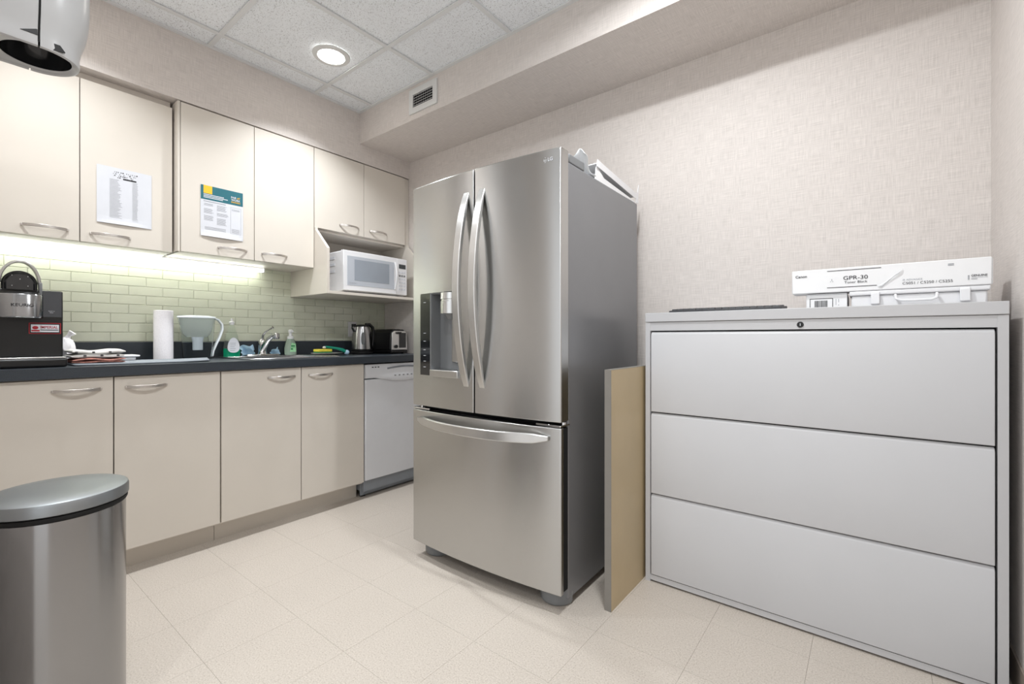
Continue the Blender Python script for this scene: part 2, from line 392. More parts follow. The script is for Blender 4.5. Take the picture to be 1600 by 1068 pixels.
q = B(); q.box(XBH - .03, XBH - .012, 2.309, 2.352, 1.767, ZU1); q.build('filler_strip', M['cab'], uC, smooth=False)
q = B(); q.box(XW + .02, XD12 - .03, .08, .8, 2.264, 2.296); q.build('top_rail', M['cab_in'], uA, smooth=False)

# open shelf box with slanted cheeks that holds the microwave
t = thing('microwave_shelf', 'open cream shelf box with slanted side cheeks holding the microwave', 'shelf', (-2.95, 1.95, 1.326))
XSF = -2.711
for name, y0, y1 in (('side_cheek', 1.5645, 1.5825), ('side_cheek', 2.318, 2.336)):
    q = B(); q.prism([(XW + .008, 1.326), (XSF, 1.326), (XSF, 1.616), (-2.854, 1.752), (-2.854, 1.766), (XW + .008, 1.766)], 'y', y0, y1); q.build(name, M['cab'], t, bevel=.001)
q = B(); q.box(XW + .008, XSF - .001, 1.583, 2.3175, 1.3262, 1.344); q.build('shelf_board', M['cab'], t, bevel=.001)
q = B(); q.box(XW + .002, XW + .008, 1.566, 2.334, 1.3262, 1.766); q.build('back_panel', M['cab_in'], t, smooth=False)
q = B(); q.box(XW + .009, XBH - .03, 1.583, 2.3175, 1.752, 1.766); q.build('top_board', M['cab_in'], t, smooth=False)

# LED strip under the wall cabinets
t = thing('led_strip', 'glowing white led strip light under the wall cabinets', 'light strip', (-3.125, .72, 1.49))
q = B(); q.box(-3.140, -3.110, .09, .80, 1.488, 1.4925); q.box(-3.140, -3.110, .80, 1.355, 1.488, 1.4985); q.build('housing', M['white'], t, smooth=False)
q = B(); q.box(-3.143, -3.107, .095, 1.35, 1.471, 1.4878); q.build('diffuser', M['led'], t, bevel=.003)
q = B(); q.box(-3.146, -3.104, 1.35, 1.358, 1.468, 1.4985); q.build('end_cap', M['white'], t, smooth=False)
# base cabinets ---------------------------------------------------------
XF = -2.569
def base_unit(label, y0, y1, doors, handles):
    t = thing('base_cabinet', label, 'cabinet', (XF - .3, (y0 + y1)/2, 0), group='base cabinets')
    th = .018; xb = XF - .02; zt = .876; zb = .10
    q = B(); q.box(XW + .001, xb, y0, y0 + th, zb, zt); q.box(XW + .001, xb, y1 - th, y1, zb, zt); q.box(XW + .001, xb, y0 + th, y1 - th, zb, zb + th); q.box(XW + .001, XW + .008, y0 + th, y1 - th, zb + th, zt)
    q.box(xb - .06, xb, y0 + th, y1 - th, zt - th, zt)
    q.build('carcass', M['cab_in'], t, smooth=False)
    q = B(); q.box(XF - .105, XF - .088, y0, y1, 0.0, zb); q.build('toe_kick', M['cab'], t, smooth=False)
    for (a, c_), hy in zip(doors, handles):
        q = B(); q.box(XF - .018, XF, a + .0022, c_ - .0022, .111, .872)
        d = q.build('door', M['cab'], t, bevel=.0012); bow_handle(d, XF, hy, .825)
    return t
base_unit('cream base cabinet with two doors under the coffee machine, behind the trash can', .076, .909, ((.084, .497), (.497, .909)), (.3815, .611))
base_unit('cream base cabinet with two doors under the sink beside the dishwasher', .911, 1.738, ((.911, 1.324), (1.324, 1.738)), (1.212, 1.4405))

# countertop ------------------------------------------------------------
t = thing('countertop', 'charcoal laminate countertop with a low backsplash strip', 'countertop', (-2.87, 1.2, .88))
q = B()
HX0, HX1, HY0, HY1 = -3.075, -2.655, 1.105, 1.565
for (x0, x1, y0, y1) in ((XW + .001, XF + .02, .052, HY0), (XW + .001, XF + .02, HY1, YB - .001), (XW + .001, HX0, HY0, HY1), (HX1, XF + .02, HY0, HY1)):
    q.box(x0, x1, y0, y1, .8775, .921)
q.build('worktop', M['counter'], t, smooth=False)
q = B(); q.box(XW + .001, XW + .02, .052, YB - .001, .9212, 1.0195); q.build('backsplash_strip', M['counter'], t, bevel=.002)

# dishwasher ------------------------------------------------------------
t = thing('dishwasher', 'white built-in dishwasher under the counter beside the fridge', 'dishwasher', (XF - .3, 2.046, 0))
Y0, Y1 = 1.744, 2.344
q = B(); q.box(XW + .02, XF - .022, Y0 + .004, Y1 - .004, .04, .868); q.build('tub_body', M['dw_grey'], t, smooth=False)
q = B(); q.box(XF - .02, XF + .002, Y0 + .003, Y1 - .003, .115, .770); q.build('door_panel', M['dw_white'], t, bevel=.004)
q = B()
ny = 24; rings = []
for i in range(ny + 1):
    a = i/ny; y = Y0 + .003 + a*(Y1 - Y0 - .006); low = .775 - .028*math.sin(PI*min(1, max(0, (a - .12)/.76)))**1.0 if .12 < a < .88 else .775
    bulge = .012*math.sin(PI*min(1, max(0, (a - .1)/.8))) if .1 < a < .9 else 0
    rings.append([(XF - .02, y, low), (XF + .006 + bulge, y, low + .004), (XF + .010 + bulge, y, low + .02), (XF + .004 + bulge*.3, y, .835), (XF + .002, y, .868), (XF - .02, y, .868)])
q.loft(rings); cp = q.build('control_panel', M['dw_white'], t)
q = B(); pts = [(XF + .006, Y0 + .17 + .29*i/12, .836 + .011*math.sin(PI*i/12)) for i in range(13)]; q.tube(pts, .006, 8); q.build('handle_pocket', M['dw_grey'], cp)
q = B()
for k in range(3): q.box(XF + .0015, XF + .0045, Y0 + .05 + .022*k, Y0 + .063 + .022*k, .846, .852)
q.build('vent_slot', M['black'], cp, smooth=False)
for k in range(5):
    q = B(); yb = Y0 + .22 + .035*k; q.box(XF + .010, XF + .021, yb, yb + .012, .785, .791); q.build('button', M['fr_grey'], cp, smooth=False)
q = B(); q.box(XF - .055, XF - .045, Y0 - .004, Y1 - .003, .012, .112); q.build('kick_plate', M['dw_grey'], t, bevel=.002)
for ya in (Y0 + .01, Y1 - .04): q = B(); q.box(XF - .08, XF - .058, ya, ya + .03, 0, .04); q.build('foot', M['black'], t, smooth=False)

# ------------------------------------------------------------------ refrigerator (local frame: x right, y back, origin at front centre on floor)
fr = thing('refrigerator', 'stainless french door refrigerator with water dispenser and bottom freezer drawer', 'refrigerator', (-1.3205, 1.452, 0), R(1.0))
W2 = .413; BOW = .024
def yf(x): return -BOW*(1 - (x/W2)**2)
def bowed_panel(name, x0, x1, z0, z1, yb, mat, parent, hole=None, nx=16, holed=.055):
    xs = [x0 + (x1 - x0)*i/nx for i in range(nx + 1)]; zs = [z0, z1]
    if hole:
        hx0, hx1, hz0, hz1 = hole; xs = sorted([x for x in xs if abs(x - hx0) > .012 and abs(x - hx1) > .012] + [hx0, hx1]); zs = [z0, hz0, hz1, z1]
    q = B(); n = len(xs)
    def inh(i, j): return hole and xs[i] >= hole[0] - 1e-6 and xs[i+1] <= hole[1] + 1e-6 and j == 1
    for j in range(len(zs) - 1):
        for i in range(n - 1):
            if inh(i, j): continue
            q.quad((xs[i], yf(xs[i]), zs[j]), (xs[i+1], yf(xs[i+1]), zs[j]), (xs[i+1], yf(xs[i+1]), zs[j+1]), (xs[i], yf(xs[i]), zs[j+1]))
    for z, in ((z0,), (z1,)):
        for i in range(n - 1): q.quad((xs[i], yf(xs[i]), z), (xs[i+1], yf(xs[i+1]), z), (xs[i+1], yb, z), (xs[i], yb, z))
    for x in (x0, x1):
        for j in range(len(zs) - 1): q.quad((x, yf(x), zs[j]), (x, yb, zs[j]), (x, yb, zs[j+1]), (x, yf(x), zs[j+1]))
    for i in range(n - 1):
        for j in range(len(zs) - 1): q.quad((xs[i], yb, zs[j]), (xs[i+1], yb, zs[j]), (xs[i+1], yb, zs[j+1]), (xs[i], yb, zs[j+1]))
    o = q.build(name, mat, parent, local=True)
    bm = bmesh.new(); bm.from_mesh(o.data); bmesh.ops.remove_doubles(bm, verts=bm.verts, dist=1e-5); bmesh.ops.recalc_face_normals(bm, faces=bm.faces); bm.to_mesh(o.data); bm.free()
    for p in o.data.polygons: p.use_smooth = True
    o.data.set_sharp_from_angle(angle=R(35))
    md = o.modifiers.new('bevel', 'BEVEL'); md.width = .004; md.segments = 3; md.limit_method = 'ANGLE'; md.angle_limit = R(50)
    return o
q = B(); q.box(-.405, .405, .068, .765, .028, 1.722); q.build('case', M['fr_side'], fr, bevel=.006, local=True)
q = B(); q.box(-.395, .395, .058, .068, .09, 1.70); q.build('gasket', M['gap'], fr, local=True, smooth=False)
HOLE = (-.355, -.088, .868, 1.248)
dl = bowed_panel('door', -W2, -.0035, .722, 1.757, .057, M['steel'], fr, HOLE)
dr = bowed_panel('door', .0035, W2, .722, 1.757, .057, M['steel'], fr)
fz = bowed_panel('freezer_drawer', -W2, W2, .072, .701, .022, M['steel'], fr, nx=30)
q = B(); q.box(-W2 + .004, W2 - .004, .0225, .057, .078, .697); q.build('drawer_liner', M['gap'], fr, local=True, smooth=False)
# dispenser set into the left door
hx0, hx1, hz0, hz1 = HOLE
xm = -.277
q = B(); q.loft([[(hx0, yf(hx0) - .001, hz0), (xm, yf(xm) - .002, hz0), (xm, .02, hz0), (hx0, .02, hz0)], [(hx0, yf(hx0) - .001, hz1), (xm, yf(xm) - .002, hz1), (xm, .02, hz1), (hx0, .02, hz1)]])
cpn = q.build('control_panel', M['gloss_black'], dl, local=True, bevel=.002)
for k, z in enumerate((.905, .932, .958, .985, 1.025, 1.062, 1.205)):
    q = B(); q.box(hx0 + .033, hx0 + .047, yf(hx0 + .04) - .0065, yf(hx0 + .04) - .0045, z, z + .0022); q.build('touch_icon', M['paperwhite'], cpn, local=True, smooth=False)
q = B()
q.box(xm, xm + .006, yf(xm) - .004, .05, hz0, hz1); q.box(hx1 - .004, hx1, yf(hx1), .05, hz0, hz1)
q.box(xm, hx1, -.01, .05, hz1 - .006, hz1); q.box(xm, hx1, .044, .052, hz0, hz1)
q.build('dispenser_recess', M['fr_grey'], dl, local=True, smooth=False)
q = B(); q.lathe([(.050, 1.15), (.050, 1.205), (.046, 1.207), (.046, 1.213), (.050, 1.215), (.048, 1.243)], c=(-.165, .008), n=28)
ch = q.build('ice_chute', M['handle_steel'], dl, local=True)
q = B(); q.lathe([(.014, 1.125), (.03, 1.151)], c=(-.165, .008), n=20); q.build('spout', M['fr_grey'], ch, local=True)
q = B(); q.box(-.185, -.145, .030, .038, .93, 1.14); q.build('paddle', M['handle_steel'], dl, local=True, bevel=.004)
q = B()
q.loft([[(x, yf(x) - .010, hz0 - .004), (x, .045, hz0 - .004), (x, .045, hz0 + .028), (x, yf(x) - .010, hz0 + .028)] for x in (xm + .002, -.23, -.18, -.13, hx1 - .002)]); q.build('drip_tray', M['handle_steel'], dl, local=True, bevel=.003)
# handles
def door_handle(door, xc):
    n = 26; path = []; secs = []
    for i in range(n + 1):
        a = i/n; s_ = math.sin(PI*a)
        path.append((xc, yf(xc) + .004 - .066*s_**.8, .832 + .832*a)); secs.append((.030 + .007*min(1, s_*2.5), .010 + .008*min(1, s_*2)))
    q = B(); q.sweep(path, secs, (1, 0, 0)); q.build('handle', M['handle_steel'], door, local=True, bevel=.003)
door_handle(dl, -.045); door_handle(dr, .045)
n = 26; path = []; secs = []
for i in range(n + 1):
    a = -1 + 2*i/n; x = a*.365
    path.append((x, yf(x) - .006 - .052*(1 - abs(a)**2.6), .660 - .006*(1 - a*a))); secs.append((.018 + .022*min(1, (1 - abs(a))*6), .014))
q = B(); q.sweep(path, secs, (0, 0, 1)); q.build('handle', M['handle_steel'], fz, local=True, bevel=.004)
# hinges, feet, badge
for sx in (-1, 1):
    q = B(); q.box(sx*.335, sx*.405, .075, .20, 1.722, 1.757); q.build('hinge_cover', M['fr_grey'], fr, local=True, bevel=.004)
    q = B(); q.box(sx*.30, sx*.41, .0, .07, .704, .711); q.lathe([(.010, .703), (.010, .719)], c=(sx*.398, .046), n=14); q.build('hinge', M['chrome'], fr, local=True, bevel=.001)
    q = B(); q.loft([[(sx*(.336 + k_*.070*math.cos(t_)), .105 - k_*.072*math.sin(t_), z) for t_ in [PI*k/14 for k in range(15)]] for z, k_ in ((0.0, .93), (.012, 1.0), (.05, 1.0), (.066, .9))], closed=True)
    q.build('foot_cover', M['fr_grey'], fr, local=True, bevel=.006)
    q = B(); q.lathe([(.025, 0), (.025, .03)], c=(sx*.34, .68), n=16); q.build('foot', M['black'], fr, local=True)
# round badge with two letters
bx = .342; yb_ = yf(bx + .02) - .0012
q = B()
for i in range(24):
    a0, a1 = 2*PI*i/24, 2*PI*(i+1)/24
    if 0 < i < 3: continue
    q.quad(*[(bx + r*math.cos(a), yb_ - .0005 + (.0012 if True else 0)*0, 1.7175 + r*math.sin(a)) for r, a in ((.0098, a0), (.0112, a0), (.0112, a1), (.0098, a1))])
q.box(bx - .0007, bx + .0007, yb_ - .001, yb_ - .0003, 1.713, 1.722); q.box(bx, bx + .0045, yb_ - .001, yb_ - .0003, 1.713, 1.7142); q.box(bx - .0058, bx - .0036, yb_ - .001, yb_ - .0003, 1.7195, 1.7215)
q.box(bx + .003, bx + .0112, yb_ - .001, yb_ - .0003, 1.7168, 1.7180)
q.build('badge', M['paperwhite'], dr, local=True, smooth=False)
lettering('LG', M['paperwhite'], dr, (bx + .017, yb_ + .0016, 1.711), (1, .06, 0), (0, 0, 1), .0135, name='badge_lettering', local=True, extrude=.002, bold=.01)

# white plastic pieces lying on the fridge
t = thing('plastic_rack', 'white moulded plastic rack lying on top of the fridge by the wall', 'rack', (-.985, 1.95, 1.7228))
q = B(); n = 12
q.loft([[(-.985 + .055*sx_, 1.79 + .43*i/n, 1.797 - .040*i/n + zz) for sx_, zz in ((-1, 0), (1, 0), (1, .003), (-1, .003))] for i in range(n + 1)])
q.build('ribbed_tray', M['carton'], t)
for k in range(7):
    q = B(); x = -1.035 + .0165*k; q.loft([[(x + a, y, z) for a, y, z in ((0, y0_, z0_), (.006, y0_, z0_), (.006, y0_, z0_ + .006), (0, y0_, z0_ + .006))] for y0_, z0_ in ((1.80, 1.800), (2.20, 1.762))]); q.build('slat', M['white'], t, smooth=False)
for x in (-1.0415, -.9285):
    q = B(); q.prism([(1.785, 1.784), (2.205, 1.742), (2.205, 1.7232), (2.232, 1.7232), (2.240, 1.822), (2.222, 1.780), (2.195, 1.772), (1.84, 1.808), (1.79, 1.815)], 'x', x - .0015, x + .0015); q.build('side_rail', M['white'], t, smooth=False)
q = B(); q.prism([(1.775, 1.7232), (2.20, 1.7232), (2.20, 1.729), (1.86, 1.752), (1.80, 1.7835), (1.787, 1.784)], 'x', -.935, -.932); q.build('lower_sheet', M['carton'], t, smooth=False)
o = B()
def bagf(u, v):
    y = 1.665 + .10*u; x = -.925 - .11*v; w = 1 - u
    return (x + .006*math.sin(9*u + 3*v), y, 1.729 + .084*max(0, w - .3)/.7*(1 - .9*abs(v - .2)) + .012*abs(math.sin(5*u + 7*v))*w + .004)
o.grid(bagf, 22, 8)
tag(o.build('plastic_bag', M['plasticbag'], None, solid=.0015), 'crumpled white plastic bag standing up at the fridge top edge', 'bag')

# ------------------------------------------------------------------ loose panel between fridge and filing cabinet
t = thing('laminate_panel', 'tan laminate panel standing on edge between fridge and filing cabinet', 'panel', (-.786, 1.94, 0))
q = B(); q.box(-.7985, -.7715, 1.600, 2.300, 0, .918); q.build('board', M['tan'], t, smooth=False)
q = B(); q.box(-.7985, -.7715, 1.5975, 1.5998, 0, .918); q.box(-.7985, -.7715, 1.5975, 2.300, .9182, .9195); q.build('edge_band', M['edge_grey'], t, smooth=False)

# ------------------------------------------------------------------ filing cabinet
FX0, FX1, FY0, FY1, FZ = -.760, .3155, 1.908, 2.346, 1.147
t = thing('filing_cabinet', 'light grey metal lateral filing cabinet with three wide drawers', 'filing cabinet', ((FX0 + FX1)/2, 2.13, 0))
q = B(); q.box(FX0, FX0 + .0205, FY0, FY1, .0, 1.107); q.box(FX1 - .0225, FX1, FY0, FY1, .0, 1.107)
q.box(FX0 + .0205, FX1 - .0225, FY0 + .002, FY1, 1.0715, 1.107); q.box(FX0 + .0205, FX1 - .0225, FY0 + .002, FY1, .008, .0295); q.box(FX0 + .0205, FX1 - .0225, FY1 - .01, FY1, .03, 1.07)
q.build('case', M['file'], t, smooth=False)
q = B(); q.box(FX0 - .001, FX1 + .001, FY0 - .003, FY1, 1.1085, FZ); q.build('top_cap', M['file'], t, bevel=.002)
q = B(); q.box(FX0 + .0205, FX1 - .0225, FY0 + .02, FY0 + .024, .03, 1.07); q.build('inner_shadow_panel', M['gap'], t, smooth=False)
for z0, z1 in ((.0325, .3735), (.3785, .7215), (.7265, 1.0665)):
    q = B(); q.prism([(FY0 + .018, z0), (FY0 - .001, z0), (FY0 - .001, z1 - .012), (FY0 + .004, z1 - .004), (FY0 + .009, z1), (FY0 + .018, z1)], 'x', FX0 + .0240, FX1 - .0275)
    q.build('drawer', M['file'], t, bevel=.0025, seg=3)
q = B(); q.lathe([(.010, 0), (.0105, .003), (.009, .0045)], n=24)
q.v = [(-.193 + x, FY0 + .0035 - z, 1.088 + y) for x, y, z in q.v]; lk = q.build('lock', M['black'], t)
q = B(); q.box(-.1938, -.1922, FY0 - .0025, FY0 - .0005, 1.0835, 1.0925); q.build('keyhole', M['chrome'], lk, smooth=False)
for fx in (FX0 + .05, FX1 - .05):
    for fy in (FY0 + .05, FY1 - .05): q = B(); q.lathe([(.018, 0), (.018, .0079)], c=(fx, fy), n=16); q.build('glide', M['black'], t)

# keyboard on the cabinet
kz = FZ
t = thing('keyboard', 'black computer keyboard lying on top of the filing cabinet', 'keyboard', (-.47, 2.07, kz), R(0))
q = B(); q.loft([[(x, 1.995, kz + .0005), (x, 2.15, kz + .0005), (x, 2.15, kz + .024), (x, 1.995, kz + .012)] for x in (-.690, -.262)]); q.build('tray', M['keys'], t, bevel=.003)
for r_ in range(5):
    for k in range(16):
        x = -.680 + .0258*k; y = 2.004 + .0275*r_; zt = kz + .0125 + .012*(y - 1.995)/.155
        q = B(); q.loft([[(x, y, zt), (x + .022, y, zt), (x + .022, y + .022, zt + .0017), (x, y + .022, zt + .0017)], [(x + .002, y + .002, zt + .005), (x + .020, y + .002, zt + .005), (x + .020, y + .020, zt + .0065), (x + .002, y + .020, zt + .0065)]])
        q.build('key', M['keys'], t, smooth=False)

# small shipping box with barcode under the toner carton
t = thing('small_carton', 'small white carton with a framed barcode, under the toner box', 'box', (-.07, 2.12, FZ))
q = B(); q.box(-.186, -.062, 2.03, 2.22, FZ + .0005, 1.203); q.build('carton_body', M['carton'], t, bevel=.002)
yy = 2.0294
q = B()
for x0, x1, z0, z1 in ((-.175, -.173, 1.148, 1.186), (-.106, -.104, 1.148, 1.186), (-.175, -.104, 1.184, 1.186), (-.175, -.104, 1.148, 1.1495)): q.box(x0, x1, yy, yy + .0004, z0, z1)
q.build('label_frame', M['print'], t, smooth=False)
q = B(); x = -.160
while x < -.121:
    w = random.choice((.0008, .0012, .002)); q.box(x, x + w, yy, yy + .0004, 1.152, 1.178); x += w + random.choice((.0008, .0014))
q.build('barcode', M['print'], t, smooth=False)
q = B(); q.box(-.096, -.0945, yy, yy + .0004, 1.16, 1.182); q.box(-.088, -.0865, yy, yy + .0004, 1.17, 1.182); q.box(-.088, -.0865, yy, yy + .0004, 1.158, 1.162); q.box(-.188, -.062, yy, yy + .0004, 1.198, 1.1992); q.build('print', M['print_grey'], t, smooth=False)

# white plastic case
t = thing('plastic_case', 'white plastic carry case with two latches under the toner box', 'case', (.12, 2.12, FZ))
q = B(); q.box(-.050, .290, 2.024, 2.235, FZ + .0005, 1.189); q.build('case_base', M['white'], t, bevel=.006)
q = B(); q.box(-.056, .296, 2.018, 2.24, 1.1895, 1.2045); q.build('case_lid', M['white'], t, bevel=.004)
for xl in (.004, .226):
    q = B(); q.prism([(2.017, 1.202), (2.010, 1.196), (2.009, 1.158), (2.016, 1.156), (2.023, 1.16), (2.0175, 1.19)], 'x', xl, xl + .024); q.build('latch', M['white'], t, bevel=.002)
q = B(); q.tube([(.070, 2.018, 1.186), (.070, 2.011, 1.182), (.072, 2.008, 1.172), (.084, 2.006, 1.167), (.120, 2.006, 1.166), (.160, 2.006, 1.167), (.171, 2.008, 1.172), (.173, 2.011, 1.182), (.173, 2.018, 1.186)], .0045, 8); q.build('handle', M['white'], t)

# toner carton
t = thing('toner_box', 'long white toner carton lying across the case on the filing cabinet', 'box', (.035, 2.1, 1.2052))
q = B(); q.box(-.2305, .2985, 2.018, 2.12, 1.2055, 1.292); q.build('carton_body', M['carton'], t, bevel=.003)
q = B(); q.box(.2987, .2997, 2.02, 2.118, 1.209, 1.288); q.build('end_flap', M['carton'], t, smooth=False)
yy = 2.0173; RT = (1, 0, 0); UP = (0, 0, 1)
def L2(s_, x, z, h, w=None, mat='print', bold=0.0): lettering(s_, M[mat], t, (x, yy, z), RT, UP, h, w, bold=bold)
q = B(); q.box(-.121, .032, yy - .0002, yy + .0003, 1.2815, 1.2835); q.build('print_bar', M['print'], t, smooth=False)
q = B(); q.box(-.121, .020, yy - .0002, yy + .0003, 1.2215, 1.2235); q.build('print_bar', M['print'], t, smooth=False)
L2('Canon', -.219, 1.2645, .0095, .036, bold=.015)
L2('GPR-30', -.073, 1.2475, .0135, .069, bold=.004)
L2('Toner Black', -.070, 1.2345, .0085, .065)
L2('C5051 / C5250 / C5255', .088, 1.2195, .0085, .122)
L2('iR ADVANCE', .088, 1.2325, .0055, .05, 'print_grey')
L2('GENUINE', .252, 1.2330, .0065, .036, bold=.015)
q = B(); q.box(.199, .213, yy - .0002, yy + .0003, 1.2765, 1.2788); q.box(.199, .213, yy - .0002, yy + .0003, 1.2722, 1.2745); q.build('print_mark', M['print_grey'], t, smooth=False)
q = B(); q.box(.252, .288, yy - .0002, yy + .0003, 1.2295, 1.2301)
for k in range(5): q.box(.2445, .248, yy - .0002, yy + .0003, 1.224 + .003*k, 1.2257 + .003*k)
q.box(.252, .266, yy - .0002, yy + .0003, 1.2245, 1.2262); q.build('print_mark', M['print_grey'], t, smooth=False)
q = B()
for x, z in ((-.108, 1.251), (-.112, 1.243), (-.105, 1.243), (-.108, 1.247)): q.box(x, x + .0022, yy - .0002, yy + .0003, z, z + .0022)
q.build('print_mark', M['print_grey'], t, smooth=False)
q = B()
q.grid(lambda u, v: (.022 + .055*u + .012*v, yy - .0015 - .004*abs(math.sin(PI*v))*(.3 + .7*u), 1.218 + .048*u + .018*(v - .5)*(u) - .002*v), 10, 6)
q.build('tape', M['plasticbag'], t, solid=.0006)

# ------------------------------------------------------------------ trash can
TX, TY, TR = -1.688, .214, .140
t = thing('trash_can', 'round brushed steel trash can with a domed lid beside the base cabinets', 'trash can', (TX, TY, 0))
q = B(); q.lathe([(TR - .004, 0), (TR - .002, .004), (TR - .002, .03)], c=(TX, TY), n=64); q.build('base_ring', M['black'], t)
q = B(); q.lathe([(TR - .003, .03), (TR - .003, .594), (TR - .006, .598)], c=(TX, TY), n=64); q.build('body', M['steel_can'], t)
q = B(); q.lathe([(TR - .001, .596), (TR + .001, .600), (TR + .001, .607), (TR - .006, .609)], c=(TX, TY), n=64); q.build('liner_rim', M['gap'], t)
q = B(); q.lathe([(TR + .001, .610), (TR + .0035, .612), (TR + .0035, .634), (TR + .001, .640), (TR - .006, .643), (TR*.7, .6455), (TR*.3, .6470), (.004, .6473)], c=(TX, TY), n=64); q.build('lid', M['steel_lid'], t)
q = B(); q.box(TX - TR - .016, TX - TR + .006, TY - .05, TY + .05, .585, .63); q.build('hinge', M['black'], t, bevel=.004)
q = B(); q.box(TX + TR - .01, TX + TR + .045, TY - .03, TY + .03, .012, .022); q.build('pedal', M['black'], t, bevel=.004)

# ------------------------------------------------------------------ towel dispenser above the trash can
DX, DY = -1.79, .176; DZ = -.014
t = thing('towel_dispenser', 'white wall-mounted paper towel dispenser with a round opening below', 'dispenser', (DX, YN, 1.81))
def dsec(r, z, n=28, back=YN + .001):
    pts = [(DX + r*math.cos(a), DY + r*math.sin(a), z) for a in [PI*k/n for k in range(n + 1)]]
    return pts + [(DX - r, back, z), (DX + r, back, z)]
def part_sec(r, z, lo, hi, n=28):
    return [(DX + r*math.cos(a), DY + r*math.sin(a), z) for a in [PI*k/n for k in range(n + 1)]]
prof = [(r - .0165, z + DZ) for r, z in ((.094, 1.8165), (.099, 1.812), (.104, 1.815), (.1055, 1.824), (.1045, 1.842), (.108, 1.864), (.117, 1.895), (.123, 1.93), (.1255, 1.97), (.126, 2.03), (.126, 2.10), (.120, 2.15), (.10, 2.18))]
q = B()  # front cover: half round shell
q.loft([[(DX + r*math.cos(a), DY + .006 + r*math.sin(a), z) for a in [PI*k/32 for k in range(33)]] for r, z in prof], closed=False, cap0=False, cap1=True)
cov = q.build('front_cover', M['dispenser'], t)
q = B()
q.loft([[(DX + r, DY + .002, z), (DX + r, YN + .001, z), (DX - r, YN + .001, z), (DX - r, DY + .002, z)] for r, z in prof], closed=False, cap0=False, cap1=True)
bk = q.build('back_body', M['dispenser'], t)
for sg in (1, -1):
    q = B(); q.loft([[(DX + sg*(r + e), DY + f_, z) for e, f_ in ((-.002, .0015), (.0004, .0015), (.0004, .0055), (-.002, .0055))] for r, z in prof[3:]]); q.build('seam', M['gap'], t)
# underside ring with a round hole, dark funnel inside
q = B(); n = 48; inner = []; outer = []
for k in range(n):
    a = 2*PI*k/n; inner.append((DX + .070*math.cos(a), DY + .008 + .070*math.sin(a), 1.822 + DZ))
    if math.sin(a) >= 0: outer.append((DX + .079*math.cos(a), DY + .006 + .079*math.sin(a), 1.8165 + DZ))
    else:
        m_ = max(abs(math.cos(a)), abs(math.sin(a))/1.35); outer.append((DX + .079*math.cos(a)/m_, max(YN + .002, DY + .006 + .079*math.sin(a)/m_), 1.8165 + DZ))
q.loft([outer, inner], cap0=False, cap1=False); q.build('bottom_ring', M['dispenser'], t)
q = B(); q.lathe([(.070, 1.8222 + DZ), (.066, 1.85 + DZ), (.05, 1.88 + DZ)], c=(DX, DY + .008), n=40, cap0=False); q.build('dark_funnel', M['gloss_black'], t)
for sx in (1, -1):
    q = B(); q.prism([(DY - .030, 1.826), (DY + .001, 1.826), (DY + .001, 1.842)], 'x', DX + sx*.0870, DX + sx*.0900); q.build('clip_notch', M['black'], t, smooth=False)
    q = B(); q.prism([(DY + .030, 1.803), (DY + .054, 1.808), (DY + .044, 1.822), (DY + .032, 1.822)], 'x', DX + sx*.0780, DX + sx*.0845); q.build('clip_notch', M['black'], t, smooth=False)

# ------------------------------------------------------------------ air vent on the soffit
t = thing('air_vent', 'white metal air vent grille on the soffit face near the ceiling', 'vent', (-2.1835, YS, 2.46))
vx0, vx1, vz0, vz1 = -2.311, -2.056, 2.460, 2.612
ix0, ix1, iz0, iz1 = vx0 + .035, vx1 - .035, vz0 + .036, vz1 - .036
q = B(); yf0, yf1 = YS - .010, YS - .0005
q.box(vx0, ix0, yf0, yf1, vz0, vz1); q.box(ix1, vx1, yf0, yf1, vz0, vz1); q.box(ix0, ix1, yf0, yf1, vz0, iz0); q.box(ix0, ix1, yf0, yf1, iz1, vz1); q.build('frame', M['ventwhite'], t, smooth=False)
q = B(); q.box(ix0, ix1, YS - .002, YS - .0006, iz0, iz1); q.build('dark_backing', M['gap'], t, smooth=False)
for k in range(5):
    z = iz0 + (iz1 - iz0)*(k + .5)/5 - .002
    q = B(); q.loft([[(x, YS - .009, z), (x, YS - .003, z + .005), (x, YS - .003, z + .0065), (x, YS - .009, z + .0025)] for x in (ix0, ix1)]); q.build('slat', M['ventwhite'], t, smooth=False)
for k in range(9):
    x = ix0 + (ix1 - ix0)*(k + .5)/9
    q = B(); q.box(x - .001, x + .001, YS - .0028, YS - .0018, iz0, iz1); q.build('fin', M['fr_grey'], t, smooth=False)

# ------------------------------------------------------------------ microwave
t = thing('microwave', 'white microwave oven on the open cream shelf', 'microwave', (-2.93, 1.965, 1.3445))
mY0, mY1, mX, mz0, mz1 = 1.700, 2.228, -2.742, 1.356, 1.630
q = B(); q.box(-3.12, mX - .035, mY0 + .006, mY1 - .004, mz0, mz1 - .003); body = q.build('body', M['white'], t, bevel=.006)
q = B()
def mfx(y):
    a = (y - mY0)/(mY1 - mY0); return mX + .010*math.sin(PI*a) - .004
yd = 2.128
def front(q, y0, y1, z0, z1, nn=10, dep=.034):
    q.loft([[(mX - dep, y, z0), (mfx(y), y, z0 + .003), (mfx(y), y, z1 - .003), (mX - dep, y, z1)] for y in [y0 + (y1 - y0)*i/nn for i in range(nn + 1)]])
front(q, mY0, yd, mz0 + .003, mz1); dr_ = q.build('door', M['white'], t, bevel=.003)
q = B(); front(q, yd + .001, mY1, mz0 + .003, mz1, 4); cpm = q.build('control_panel', M['white'], t, bevel=.003)
